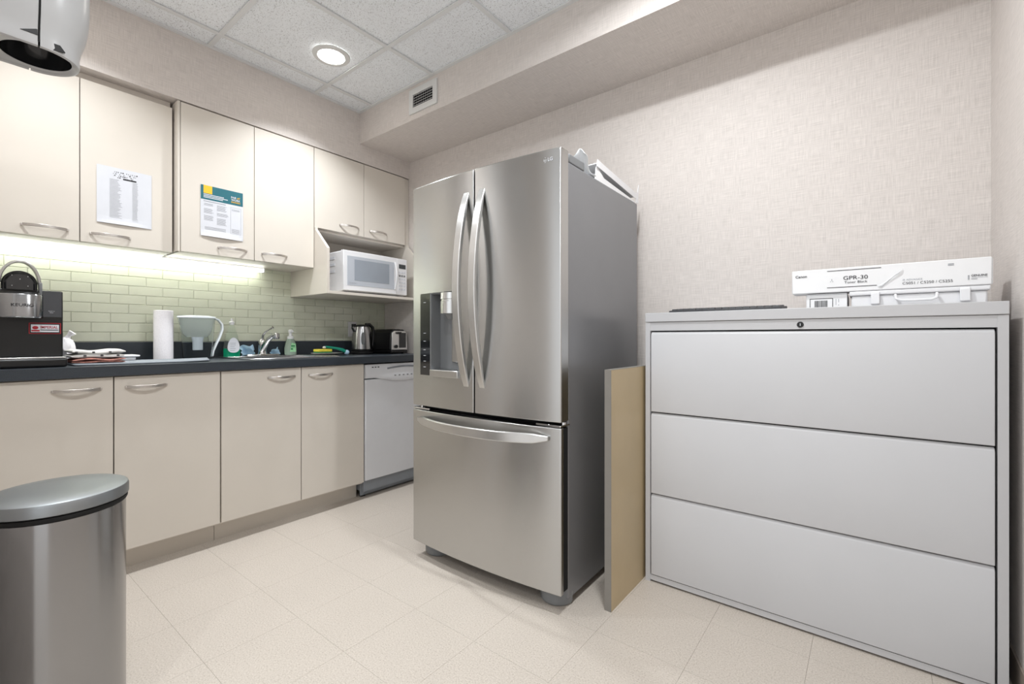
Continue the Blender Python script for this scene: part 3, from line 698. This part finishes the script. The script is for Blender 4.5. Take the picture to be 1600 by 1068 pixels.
def face(q, y0, y1, z0, z1, out, nn=10):
    q.loft([[(mfx(y) - .002, y, z0), (mfx(y) + out, y, z0), (mfx(y) + out, y, z1), (mfx(y) - .002, y, z1)] for y in [y0 + (y1 - y0)*i/nn for i in range(nn + 1)]])
q = B(); face(q, 1.727, 2.105, 1.395, 1.592, .0012); win = q.build('window', M['mw_glass'], dr_)
q = B(); face(q, 1.78, 2.06, 1.430, 1.572, .0020); q.build('window_mesh', M['mw_mesh'], win)
q = B(); q.sweep([(mfx(2.105) + .004 + .020*math.sin(PI*i/12), 2.112, 1.395 + .2*i/12) for i in range(13)], [(.012, .010)]*13, (0, 1, 0)); q.build('handle', M['white'], dr_, bevel=.002)
q = B(); face(q, 2.150, 2.214, 1.555, 1.587, .0015, 4); q.build('display', M['display'], cpm, smooth=False)
for r_ in range(6):
    for c_ in range(3):
        q = B(); yk = 2.150 + .022*c_; zk = 1.395 + .025*r_; face(q, yk, yk + .017, zk, zk + .013, .0012, 2); q.build('button', M['fr_grey'] if r_ in (4,) else M['paperwhite'], cpm, smooth=False)
lettering('Panasonic', M['print_grey'], dr_, (mfx(1.745) + .002, 1.742, 1.408), (.02, 1, 0), (0, 0, 1), .009, .052, extrude=.0015)
for k in range(3):
    q = B(); zk = 1.575 - .045*k; q.box(-3.02, -2.86, mY0 + .0045, mY0 + .0065, zk, zk + .018); q.build('vent_panel', M['fr_grey'] if False else M['paperwhite'], body, smooth=False)
for x in (-3.09, -2.80):
    for y in (mY0 + .05, mY1 - .05): q = B(); q.lathe([(.012, 1.3442), (.012, 1.3565)], c=(x, y), n=12); q.build('foot', M['black'], t)

# ------------------------------------------------------------------ sheets on the wall cabinets
def sheet(name, label, xf, y0, y1, z0, z1, tilt=0.0, curl=.012):
    t = thing(name, label, 'paper', (xf + .001, (y0 + y1)/2, z0))
    q = B(); q.grid(lambda u, v: (xf + .0022 + curl*max(0, .11 - v)**1.5*13*math.sin(PI*u*.9 + .3), y0 + (y1 - y0)*u + tilt*(v - .5), z0 + (z1 - z0)*v), 12, 16)
    q.build('sheet', M['paperwhite'], t, solid=.0004, smooth=False)
    return t
s1 = sheet('list_sheet', 'white printed list sheet taped to the second wall cabinet door', XD12, .500, .712, 1.598, 1.874)
def pbox(q, x, y0, y1, z0, z1): q.box(x, x + .0003, y0, y1, z0, z1)
q = B(); x = XD12 + .0026
for k in range(34):
    z = 1.815 - .0062*k
    if k < 31: pbox(q, x + .0003, .547, .547 + random.uniform(.028, .048), z, z + .0012)
    pbox(q, x + .0003, .634, .634 + random.uniform(.018, .024), z, z + .0012)
q.build('print_lines', M['print_grey'], s1, smooth=False)
q = B()
for r_, z in enumerate((1.852, 1.843, 1.834, 1.826)):
    for k in range(13 - r_):
        yq = .556 + .004*r_ + .0078*k + random.uniform(-.001, .001)
        if random.random() < .75: pbox(q, x + .0003, yq, yq + random.uniform(.002, .006), z, z + random.uniform(.002, .005))
pbox(q, x + .0003, .598, .65, 1.8215, 1.8285)
q.build('heading_print', M['print'], s1, smooth=False)
s2 = sheet('notice_sheet', 'printed notice with a teal banner on the third wall cabinet door', XBH, .916, 1.130, 1.600, 1.878, curl=.02)
x = XBH + .0026
q = B(); pbox(q, x, .917, 1.129, 1.800, 1.8775); q.build('teal_banner', M['teal'], s2, smooth=False)
q = B(); pbox(q, x + .0003, .930, .972, 1.834, 1.8775); q.build('yellow_block', M['yellow'], s2, smooth=False)
q = B()
for k in range(3): pbox(q, x + .0005, .930, .930 + (.10, .12, .095)[k], 1.826 - .008*k, 1.830 - .008*k)
q.build('banner_print', M['paperwhite'], s2, smooth=False)
def L3(s_, y, z, h, w, mat): lettering(s_, M[mat], s2, (x + .0006, y, z), (0, 1, 0), (0, 0, 1), h, w, extrude=.0005, bold=.02)
L3('FAIR', 1.067, 1.836, .011, .028, 'paperwhite'); L3('AT', 1.098, 1.836, .011, .016, 'yellow'); L3('WORK', 1.067, 1.822, .011, .048, 'paperwhite'); L3('ONTARIO', 1.067, 1.811, .008, .048, 'yellow')
q = B()
pbox(q, x, .930, 1.04, 1.789, 1.793)
for (ya, n_, w_, zt) in ((.932, 3, .05, 1.778), (.932, 6, .05, 1.750), (.932, 6, .05, 1.712), (.995, 7, .052, 1.778), (.995, 4, .06, 1.735), (.995, 8, .05, 1.706)):
    for k in range(n_): pbox(q, x, ya, ya + w_*random.uniform(.75, 1), zt - .0048*k, zt - .0048*k + .0014)
for k in range(3): pbox(q, x, .936, 1.04, 1.650 - .006*k, 1.652 - .006*k)
for k in range(5): pbox(q, x, 1.07, 1.112, 1.66 - .005*k, 1.6612 - .005*k)
for k in range(2): pbox(q, x, 1.07, 1.112, 1.772 - .006*k, 1.774 - .006*k)
for a_, b_, c_, d_ in ((1.064, 1.1185, 1.7835, 1.7845), (1.064, 1.1185, 1.634, 1.635), (1.064, 1.065, 1.634, 1.7845), (1.1175, 1.1185, 1.634, 1.7845)): pbox(q, x, a_, b_, c_, d_)
q.build('print_lines', M['print_grey'], s2, smooth=False)

# ------------------------------------------------------------------ things on the counter
CZ = .9213
# coffee maker
t = thing('coffee_maker', 'black and silver pod coffee maker with its lid open at the counter end', 'coffee maker', (-2.78, .21, CZ))
q = B(); q.box(-3.02, -2.70, .066, .357, CZ + .04, 1.238); q.build('housing', M['black'], t, bevel=.006)
q = B(); q.box(-3.03, -2.612, .062, .360, CZ + .001, CZ + .037); q.build('base', M['black'], t, bevel=.008)
q = B(); q.box(-2.70, -2.616, .066, .356, CZ + .0372, CZ + .042); q.build('drip_grate', M['handle_steel'], t, bevel=.001)
q = B(); q.box(-2.6995, -2.6975, .296, .352, 1.128, 1.232); scr = q.build('touch_screen', M['screen'], t, smooth=False)
lettering('Ready to', M['paperwhite'], scr, (-2.6975, .313, 1.150), (0, 1, 0), (0, 0, 1), .0042, .018, extrude=.0006); lettering('brew', M['paperwhite'], scr, (-2.6975, .317, 1.1445), (0, 1, 0), (0, 0, 1), .0042, .010, extrude=.0006)
def headsec(z, r=.065, depth=.060):
    return [(-2.70 + depth*math.sin(PI*k/18)**.55, .231 - r*math.cos(PI*k/18), z) for k in range(19)]
q = B(); q.loft([headsec(1.122, .063, .057), headsec(1.126), headsec(1.211), headsec(1.216, .063, .057)]); hd = q.build('brew_head', M['steel_can'], t)
lettering('KEURIG', M['print'], hd, (-2.6405, .202, 1.166), (0, 1, 0), (0, 0, 1), .0115, .062, extrude=.002)
q = B(); q.loft([headsec(1.2163, .058, .050), headsec(1.224, .056, .048)]); q.build('pod_well', M['black'], t)
# open lid: upright dome plate leaning back
def dome(r, x, z0, n=18): return [(x, .231 - r*math.cos(PI*k/n), z0 + (r*1.02)*math.sin(PI*k/n) + (.035 if True else 0)) for k in range(n + 1)]
q = B(); q.loft([dome(.050, -2.70, 1.226) + [(-2.70, .281, 1.226), (-2.70, .181, 1.226)], dome(.050, -2.735, 1.226) + [(-2.735, .281, 1.226), (-2.735, .181, 1.226)]]); ld_ = q.build('open_lid', M['black'], t, bevel=.004)
q = B(); q.loft([dome(.037, -2.692, 1.226) + [(-2.692, .268, 1.236), (-2.692, .194, 1.236)], dome(.043, -2.6995, 1.226) + [(-2.6995, .274, 1.236), (-2.6995, .188, 1.236)]]); q.build('lid_lining', M['gloss_black'], ld_)
for (yy_, zz_) in ((.209, 1.291), (.253, 1.289), (.231, 1.277), (.209, 1.250), (.253, 1.250)):
    q = B(); q.ball((-2.6905, yy_, zz_), .0022, n=8, m=5); q.build('screw', M['chrome'], ld_)
def arc(r, z0): return [(-2.715 + .02*math.sin(PI*k/24), .231 - r*math.cos(PI*k/24), z0 + r*1.55*math.sin(PI*k/24)) for k in range(25)]
q = B(); q.sweep(arc(.056, 1.262), [(.032, .010)]*25, (1, 0, 0)); q.build('lid_handle', M['handle_steel'], t, bevel=.003)
for sgn in (-1, 1):
    q = B(); q.box(-2.73, -2.69, .231 + sgn*.0585 - .005, .231 + sgn*.0585 + .005, 1.2162, 1.268); q.build('lid_arm', M['fr_grey'], t, bevel=.003)
q = B(); q.box(-2.6995, -2.6985, .256, .350, 1.058, 1.103); stk = q.build('sticker', M['red'], t, smooth=False)
q = B(); q.box(-2.6985, -2.698, .2585, .3475, 1.0605, 1.1005); q.build('sticker_black', M['black'], stk, smooth=False)
q = B(); q.box(-2.698, -2.6975, .262, .344, 1.065, 1.096); q.build('sticker_field', M['paperwhite'], stk, smooth=False)
q = B(); q.ball((-2.6972, .2745, 1.083), .0006, .009, .007, n=12, m=6); q.box(-2.6974, -2.697, .263, .287, 1.068, 1.074); q.build('sticker_emblem', M['red'], stk)
lettering('IMPERIAL', M['red'], stk, (-2.6974, .289, 1.0795), (0, 1, 0), (0, 0, 1), .0115, .052, extrude=.0005, bold=.01)
q = B(); q.box(-2.6974, -2.697, .289, .342, 1.0725, 1.0755); q.build('sticker_rule', M['print'], stk, smooth=False)

# drying mat
q = B(); q.grid(lambda u, v: (-2.645 - .40*v + .10*u*v, .385 + .50*u + .09*v*u, CZ + .004 + .018*max(0, u - .72)**1.3*(1.0) + .010*max(0, .12 - u)), 20, 8)
tag(q.build('drying_mat', M['dishmat'], None, solid=.006), 'grey drying mat lying flat under the folded tea towels', 'mat')
# folded towels
def folded(name, label, mat, x0, x1, y0, y1, z0, h, layers, seed, spots=False):
    rr = random.Random(seed); t = thing(name, label, 'towel', ((x0 + x1)/2, (y0 + y1)/2, z0), group='folded tea towels')
    hh = h/layers
    for L_ in range(layers):
        zc = z0 + hh*(L_ + .5); dx = rr.uniform(-.006, .006); dy = rr.uniform(-.008, .008); rings = []
        for i in range(25):
            u = i/24; y = y0 + dy + (y1 - y0)*u; e = min(1, (.35 + 8*u))*min(1, .35 + 8*(1 - u)); wob = .0035*math.sin(8*u + L_*2.3 + seed)*(L_ + 1)/layers
            ring = []
            for k in range(16):
                a = 2*PI*k/16; ca, sa = math.cos(a), math.sin(a)
                ring.append(((x0 + x1)/2 + dx + (x1 - x0)/2*math.copysign(abs(ca)**.35, ca), y, max(z0 + .0005, zc + hh*.56*e*math.copysign(abs(sa)**.6, sa) + wob)))
            rings.append(ring)
        q_ = B(); q_.loft(rings); q_.build('fold', M[mat], t, ang=80)
    if spots:
        for k in range(6):
            y = y0 + .015 + (y1 - y0 - .04)*k/5; z = z0 + h*(.18 if k % 2 else .62); q_ = B(); q_.box(x1 + .0005, x1 + .0065, y, y + .009, z, z + .008); q_.build('dark_print', M['towel_spot'], t, bevel=.001)
    return t
folded('tea_towel', 'folded rust and pink checked tea towel under the white one', 'towel_red', -2.90, -2.705, .385, .565, CZ + .0085, .020, 2, 3)
folded('tea_towel', 'folded white tea towel with dark print on top of the rust one', 'towel', -2.905, -2.712, .380, .560, CZ + .031, .034, 2, 5, True)
# crumpled paper behind
q = B(); q.ball((-3.00, .405, CZ + .062), .045, .035, .062, n=18, m=12)
q.v = [(x + random.uniform(-.004, .004), y + random.uniform(-.004, .004), max(CZ + .001, z + random.uniform(-.004, .004))) for x, y, z in q.v]
q.tube([(-3.0, .41, CZ + .115), (-2.995, .415, CZ + .13), (-2.99, .428, CZ + .147)], [.014, .008, .016], 9)
tag(q.build('knotted_bag', M['tissue'], None), 'small knotted white bag standing behind the tea towels', 'bag')
# white tray
t = thing('serving_tray', 'flat white lidded tray standing behind the tea towels', 'tray', (-2.98, .61, CZ))
q = B(); q.box(-3.06, -2.935, .50, .655, CZ + .0075, CZ + .024); q.build('tray_base', M['white'], t, bevel=.004)
q = B(); q.box(-3.07, -2.925, .49, .670, CZ + .0245, CZ + .034); q.build('tray_lid', M['white'], t, bevel=.004)
# paper towel roll
t = thing('paper_towel_roll', 'upright white paper towel roll on the counter by the pitcher', 'paper towel', (-3.06, .802, CZ))
q = B(); q.lathe([(.042, CZ + .001), (.0445, CZ + .004), (.0445, CZ + .268), (.042, CZ + .271), (.021, CZ + .271), (.020, CZ + .262)], c=(-3.06, .802), n=40); rl = q.build('roll', M['tissue'], t)
q = B(); q.lathe([(.019, CZ + .255), (.019, CZ + .2725), (.021, CZ + .2725), (.021, CZ + .255)], c=(-3.06, .802), n=24, cap0=False, cap1=False); q.build('core', M['tan'], t)
# water filter pitcher (long axis along the wall)
PXc, PYc = -3.03, .955
t = thing('water_pitcher', 'clear water filter pitcher with frosted reservoir and white lid', 'pitcher', (PXc, PYc, CZ))
def oval(rx, ry, z, dy=0.0, n=32): return [(PXc + rx*math.cos(2*PI*k/n), PYc + dy + ry*math.sin(2*PI*k/n), z) for k in range(n)]
q = B(); q.loft([oval(.045, .068, CZ + .001), oval(.048, .071, CZ + .006), oval(.052, .080, CZ + .14), oval(.056, .092, CZ + .23, -.004), oval(.054, .090, CZ + .23, -.004), oval(.050, .078, CZ + .14), oval(.045, .068, CZ + .010)], cap0=True, cap1=True); q.build('jug', M['clear'], t)
q = B(); q.loft([oval(.030, .050, CZ + .125, -.004), oval(.044, .068, CZ + .145, -.004), oval(.049, .078, CZ + .18, -.004), oval(.052, .085, CZ + .232, -.004)]); rs_ = q.build('reservoir', M['frost'], t)
q = B(); q.lathe([(.024, CZ + .052), (.025, CZ + .056), (.025, CZ + .100), (.031, CZ + .126)], c=(PXc, PYc), n=24); q.build('filter', M['whiteblue'], rs_)
q = B(); q.loft([oval(.056, .094, CZ + .2325, -.004), oval(.057, .096, CZ + .2355, -.004), oval(.055, .093, CZ + .243, -.004), oval(.040, .06, CZ + .247, 0)]); q.build('lid', M['whiteblue'], t)
q = B(); hp = [(PXc, PYc + .078, CZ + .236), (PXc, PYc + .105, CZ + .226), (PXc, PYc + .124, CZ + .200), (PXc, PYc + .126, CZ + .170), (PXc, PYc + .112, CZ + .125), (PXc, PYc + .094, CZ + .085), (PXc, PYc + .078, CZ + .045), (PXc, PYc + .072, CZ + .012)]
q.sweep(hp, [(.024, .010)]*len(hp), (1, 0, 0)); q.build('handle', M['whiteblue'], t, bevel=.003)
# dish soap
t = thing('dish_soap', 'clear dish soap bottle with green liquid and white label left of the faucet', 'soap bottle', (-3.09, 1.155, CZ))
def ov(c, rx, ry, z, n=24): return [(c[0] + rx*math.cos(2*PI*k/n), c[1] + ry*math.sin(2*PI*k/n), z) for k in range(n)]
cs = (-3.09, 1.155)
q = B(); q.loft([ov(cs, .024, .042, CZ + .001), ov(cs, .027, .046, CZ + .006), ov(cs, .027, .047, CZ + .045), ov(cs, .0265, .045, CZ + .055)]); q.build('liquid', M['soap_green'], t)
q = B(); q.loft([ov(cs, .0265, .045, CZ + .0553), ov(cs, .026, .043, CZ + .0755), ov(cs, .025, .038, CZ + .11), ov(cs, .022, .030, CZ + .145), ov(cs, .015, .018, CZ + .18), ov(cs, .011, .012, CZ + .20)]); q.build('bottle', M['soap_clear'], t)
q = B(); q.lathe([(.013, CZ + .2005), (.013, CZ + .212), (.016, CZ + .213), (.015, CZ + .219), (.006, CZ + .224), (.006, CZ + .234), (.003, CZ + .240)], c=cs, n=20); q.build('cap', M['white'], t)
q = B(); q.prism([(1.155 + .034*math.cos(a), CZ + .064 + (.046 + .012*math.sin(a))*math.sin(a)) for a in [2*PI*k/24 for k in range(24)]], 'x', -3.0625, -3.0605); lb = q.build('label', M['paperwhite'], t, smooth=False)
q = B()
for k in range(5): q.box(-3.0605, -3.060, 1.135, 1.135 + .04*random.uniform(.6, 1), CZ + .042 + .011*k, CZ + .045 + .011*k)
q.build('label_print', M['print_grey'], lb, smooth=False)
# sink
t = thing('sink', 'stainless drop-in sink set in the countertop under the faucet', 'sink', (-2.88, 1.335, CZ))
q = B(); sx0, sx1, sy0, sy1 = -3.145, -2.615, 1.07, 1.60
bx0, bx1, by0, by1 = -3.045, -2.665, 1.115, 1.555
for a in ((sx0, bx0, sy0, sy1), (bx1, sx1, sy0, sy1), (bx0, bx1, sy0, by0), (bx0, bx1, by1, sy1)): q.box(a[0], a[1], a[2], a[3], CZ + .0003, CZ + .0055)
q.box(sx0 + .004, sx1 - .004, sy0 + .004, sy0 + .010, CZ + .0055, CZ + .008); q.box(sx0 + .004, sx1 - .004, sy1 - .010, sy1 - .004, CZ + .0055, CZ + .008); q.box(sx1 - .010, sx1 - .004, sy0 + .01, sy1 - .01, CZ + .0055, CZ + .008)
q.build('rim', M['sinksteel'], t, bevel=.001)
q = B(); q.loft([[(bx0, by0, CZ + .004), (bx1, by0, CZ + .004), (bx1, by1, CZ + .004), (bx0, by1, CZ + .004)], [(bx0 + .01, by0 + .01, CZ - .15), (bx1 - .01, by0 + .01, CZ - .15), (bx1 - .01, by1 - .01, CZ - .15), (bx0 + .01, by1 - .01, CZ - .15)], [(bx0 + .04, by0 + .04, CZ - .165), (bx1 - .04, by0 + .04, CZ - .165), (bx1 - .04, by1 - .04, CZ - .165), (bx0 + .04, by1 - .04, CZ - .165)]], cap0=False); q.build('basin', M['sinksteel'], t)
q = B(); q.lathe([(.04, CZ - .1648), (.04, CZ - .162), (.03, CZ - .163)], c=(-2.855, 1.335), n=24); q.build('drain', M['chrome'], t)
# faucet
fc = (-3.09, 1.335)
t = thing('faucet', 'chrome single lever kitchen faucet behind the sink', 'faucet', (fc[0], fc[1], CZ + .006))
q = B(); q.box(fc[0] - .025, fc[0] + .025, fc[1] - .10, fc[1] + .10, CZ + .006, CZ + .016); q.build('deck_plate', M['chrome'], t, bevel=.004)
q = B(); q.lathe([(.027, CZ + .016), (.024, CZ + .03), (.022, CZ + .075), (.021, CZ + .10), (.014, CZ + .112)], c=fc, n=24); q.build('body', M['chrome'], t)
q = B(); q.tube([(fc[0], fc[1] - .005, CZ + .03), (fc[0] + .03, fc[1], CZ + .07), (fc[0] + .07, fc[1] + .006, CZ + .11), (fc[0] + .11, fc[1] + .016, CZ + .135), (fc[0] + .14, fc[1] + .026, CZ + .140)], [.019, .018, .016, .014, .014], 14)
q.lathe([(.015, CZ + .112), (.017, CZ + .118), (.017, CZ + .146), (.012, CZ + .150)], c=(fc[0] + .14, fc[1] + .026), n=18); q.build('spout', M['chrome'], t)
q = B(); q.tube([(fc[0], fc[1], CZ + .108), (fc[0] + .005, fc[1], CZ + .135), (fc[0] + .025, fc[1] + .008, CZ + .160), (fc[0] + .05, fc[1] + .022, CZ + .175), (fc[0] + .072, fc[1] + .034, CZ + .188)], [.011, .008, .0055, .0055, .008], 10); q.build('lever', M['chrome'], t)
# blue cloth
def crumple(name, label, cx_, cy_, w, hgt, ph):
    q = B()
    q.grid(lambda u, v: (cx_ + .022*math.sin(6*v + 4*u + ph) - .012 + .02*u, cy_ + w*(v - .5) + .006*math.sin(11*u + 5*v), CZ + .0075 + hgt*u*(.55 + .45*math.sin(PI*v)**.7*(.7 + .3*math.sin(9*v + ph)))), 12, 16)
    return tag(q.build(name, M['bluecloth'], None, solid=.003, subsurf=1), label, 'cloth', 'blue cleaning cloths behind the faucet')
crumple('cleaning_cloth', 'crumpled pale blue cloth left of the faucet base', -3.135, 1.262, .075, .082, .4)
crumple('cleaning_cloth', 'crumpled pale blue cloth right of the faucet base', -3.135, 1.440, .050, .055, 2.1)
# foaming hand soap
cs = (-3.045, 1.495)
cs = (-3.12, 1.532)
t = thing('hand_soap', 'clear foaming hand soap bottle with white pump and green label', 'soap bottle', (cs[0], cs[1], CZ + .006))
Z0 = CZ + .006
q = B(); q.loft([ov(cs, .026, .036, Z0), ov(cs, .029, .040, Z0 + .006), ov(cs, .029, .040, Z0 + .045), ov(cs, .024, .031, Z0 + .085), ov(cs, .019, .021, Z0 + .108)]); q.build('bottle', M['sage'], t)
q = B(); q.lathe([(.021, Z0 + .108), (.021, Z0 + .124), (.010, Z0 + .130), (.009, Z0 + .150), (.013, Z0 + .152), (.015, Z0 + .166), (.008, Z0 + .172)], c=cs, n=20); pp = q.build('pump', M['white'], t)
q = B(); q.box(cs[0], cs[0] + .035, cs[1] - .006, cs[1] + .006, Z0 + .153, Z0 + .163); q.build('nozzle', M['white'], pp, bevel=.003)
q = B(); q.prism([(cs[1] - .018, Z0 + .02), (cs[1] + .024, Z0 + .02), (cs[1] + .022, Z0 + .075), (cs[1] - .006, Z0 + .082)], 'x', cs[0] + .0285, cs[0] + .030); lb = q.build('label', M['mint'], t, smooth=False)
q = B(); q.box(cs[0] + .030, cs[0] + .0304, cs[1] - .010, cs[1] + .016, Z0 + .055, Z0 + .064); q.box(cs[0] + .030, cs[0] + .0304, cs[1] - .012, cs[1] + .002, Z0 + .034, Z0 + .044); q.box(cs[0] + .030, cs[0] + .0304, cs[1] - .012, cs[1] + .016, Z0 + .048, Z0 + .050); q.build('label_print', M['scour'], lb, smooth=False)
# plate, sponge, brush
pc = (-2.94, 1.695)
t = thing('plate', 'small grey plate beside the sink holding the sponge', 'plate', (pc[0], pc[1], CZ))
q = B(); q.lathe([(.055, CZ + .001), (.06, CZ + .004), (.100, CZ + .015), (.103, CZ + .0175), (.100, CZ + .0185), (.06, CZ + .008), (.01, CZ + .007)], c=pc, n=40); q.build('dish', M['plate'], t)
t = thing('sponge', 'yellow sponge with green scouring side on the plate', 'sponge', (-2.94, 1.665, CZ + .016))
q = B(); q.box(-2.975, -2.905, 1.615, 1.715, CZ + .0265, CZ + .044); q.build('foam', M['sponge'], t, bevel=.004)
q = B(); q.box(-2.975, -2.905, 1.615, 1.715, CZ + .0192, CZ + .0263); q.build('scouring_pad', M['scour'], t, bevel=.002)
t = thing('dish_brush', 'green and white dish brush lying across the plate rim', 'brush', (-2.90, 1.76, CZ + .02))
q = B(); q.tube([(-2.925, 1.675, CZ + .060), (-2.92, 1.71, CZ + .055), (-2.91, 1.75, CZ + .048), (-2.90, 1.785, CZ + .038), (-2.895, 1.805, CZ + .026)], [.007, .008, .009, .012, .012], 10); q.build('handle', M['brushgreen'], t)
q = B(); q.ball((-2.895, 1.818, CZ + .0195), .018, .018, .018, n=16, m=10); q.build('brush_head', M['bluecloth'], t)
q = B(); q.ball((-2.926, 1.668, CZ + .056), .010, .012, .008, n=12, m=8); q.build('hang_tip', M['white'], t)
# outlet with plug
t = thing('power_outlet', 'white power outlet plate on the tiles behind the kettle', 'outlet', (XW, 2.045, 1.05))
q = B(); q.box(XW + .0072, XW + .013, 2.008, 2.082, 1.05, 1.168); q.build('plate', M['white'], t, bevel=.003)
for z in (1.078, 1.122):
    q = B(); q.box(XW + .0132, XW + .0155, 2.03, 2.062, z, z + .03); q.build('socket', M['white'], t, bevel=.004)
q = B(); q.box(XW + .0157, XW + .04, 2.034, 2.060, 1.126, 1.150); q.tube([(XW + .035, 2.047, 1.138), (XW + .055, 2.047, 1.12), (XW + .06, 2.05, 1.03), (XW + .055, 2.06, .95)], .0035, 6)
tag(q.build('power_plug', M['black'], None, bevel=.001), 'black plug and cord in the outlet behind the kettle', 'plug')
# kettle
kc = (-2.985, 2.0)
t = thing('kettle', 'stainless electric kettle with black handle on the counter', 'kettle', (kc[0], kc[1], CZ))
q = B(); q.lathe([(.078, CZ + .001), (.080, CZ + .004), (.080, CZ + .016), (.074, CZ + .021)], c=kc, n=36); q.build('power_base', M['black'], t)
q = B(); q.lathe([(.074, CZ + .0215), (.076, CZ + .025), (.076, CZ + .038)], c=kc, n=36); q.build('lower_band', M['black'], t)
q = B(); q.lathe([(.076, CZ + .0382), (.075, CZ + .06), (.070, CZ + .12), (.062, CZ + .175), (.054, CZ + .203)], c=kc, n=36); q.build('body', M['steel_can'], t)
q = B(); q.lathe([(.054, CZ + .2032), (.050, CZ + .212), (.030, CZ + .219), (.008, CZ + .222)], c=kc, n=36); q.build('lid', M['black'], t)
q = B(); q.prism([(kc[1] - .085, CZ + .200), (kc[1] - .05, CZ + .204), (kc[1] - .05, CZ + .165), (kc[1] - .066, CZ + .165)], 'x', kc[0] - .016, kc[0] + .016); q.build('spout', M['steel_can'], t, bevel=.004)
hp = [(kc[0], kc[1] + .03, CZ + .222), (kc[0], kc[1] + .065, CZ + .222), (kc[0], kc[1] + .092, CZ + .200), (kc[0], kc[1] + .100, CZ + .165), (kc[0], kc[1] + .098, CZ + .11), (kc[0], kc[1] + .088, CZ + .06), (kc[0], kc[1] + .074, CZ + .04)]
q = B(); q.sweep(hp, [(.026, .020)]*len(hp), (1, 0, 0)); q.build('handle', M['black'], t, bevel=.006)
q = B(); q.loft([[(kc[0] + .072 - .0001*k, kc[1] - .034 + .013*math.cos(2*PI*k/16), CZ + .115 + .045*math.sin(2*PI*k/16)) for k in range(16)], [(kc[0] + .060, kc[1] - .034 + .013*math.cos(2*PI*k/16), CZ + .115 + .045*math.sin(2*PI*k/16)) for k in range(16)]]); q.build('water_gauge', M['fr_grey'], t)
# toaster (end faces the room)
tx0, tx1, ty0, ty1 = -3.12, -2.835, 2.150, 2.310
t = thing('toaster', 'black and silver two slice toaster in the counter corner', 'toaster', ((tx0 + tx1)/2, (ty0 + ty1)/2, CZ))
q = B(); q.box(tx0 + .005, tx1 - .002, ty0 + .004, ty1 - .004, CZ + .006, CZ + .028); q.build('base', M['black'], t, bevel=.004)
q = B(); q.prism([(ty0, CZ + .0285), (ty1, CZ + .0285), (ty1 - .008, CZ + .16), (ty1 - .03, CZ + .186), (ty0 + .03, CZ + .186), (ty0 + .008, CZ + .16)], 'x', tx0, tx1 - .012); q.build('shell', M['black'], t, bevel=.008, seg=3)
q = B(); q.prism([(ty0 + .004, CZ + .0285), (ty1 - .004, CZ + .0285), (ty1 - .012, CZ + .16), (ty1 - .03, CZ + .175), (ty0 + .03, CZ + .175), (ty0 + .012, CZ + .16)], 'x', tx1 - .0118, tx1); pn = q.build('end_panel', M['handle_steel'], t, bevel=.003)
q = B(); q.box(tx1 + .0003, tx1 + .002, ty0 + .075, ty1 - .02, CZ + .045, CZ + .160); q.build('black_inset', M['gloss_black'], pn, smooth=False)
q = B(); q.lathe([(.013, 0), (.013, .010)], n=20); q.v = [(tx1 + .0003 + z, ty0 + .045 + x, CZ + .055 + y) for x, y, z in q.v]; q.build('dial', M['black'], pn)
q = B(); q.box(tx1 + .0003, tx1 + .022, ty0 + .055, ty0 + .085, CZ + .150, CZ + .166); q.build('lever', M['black'], t, bevel=.004)
for yy_ in (ty0 + .05, ty0 + .095):
    q = B(); q.box(tx0 + .03, tx1 - .04, yy_, yy_ + .02, CZ + .1862, CZ + .188); q.build('slot', M['gap'], t, smooth=False)
for x in (tx0 + .03, tx1 - .03):
    for y in (ty0 + .03, ty1 - .03): q = B(); q.lathe([(.009, CZ + .0005), (.009, CZ + .0065)], c=(x, y), n=10); q.build('foot', M['black'], t)
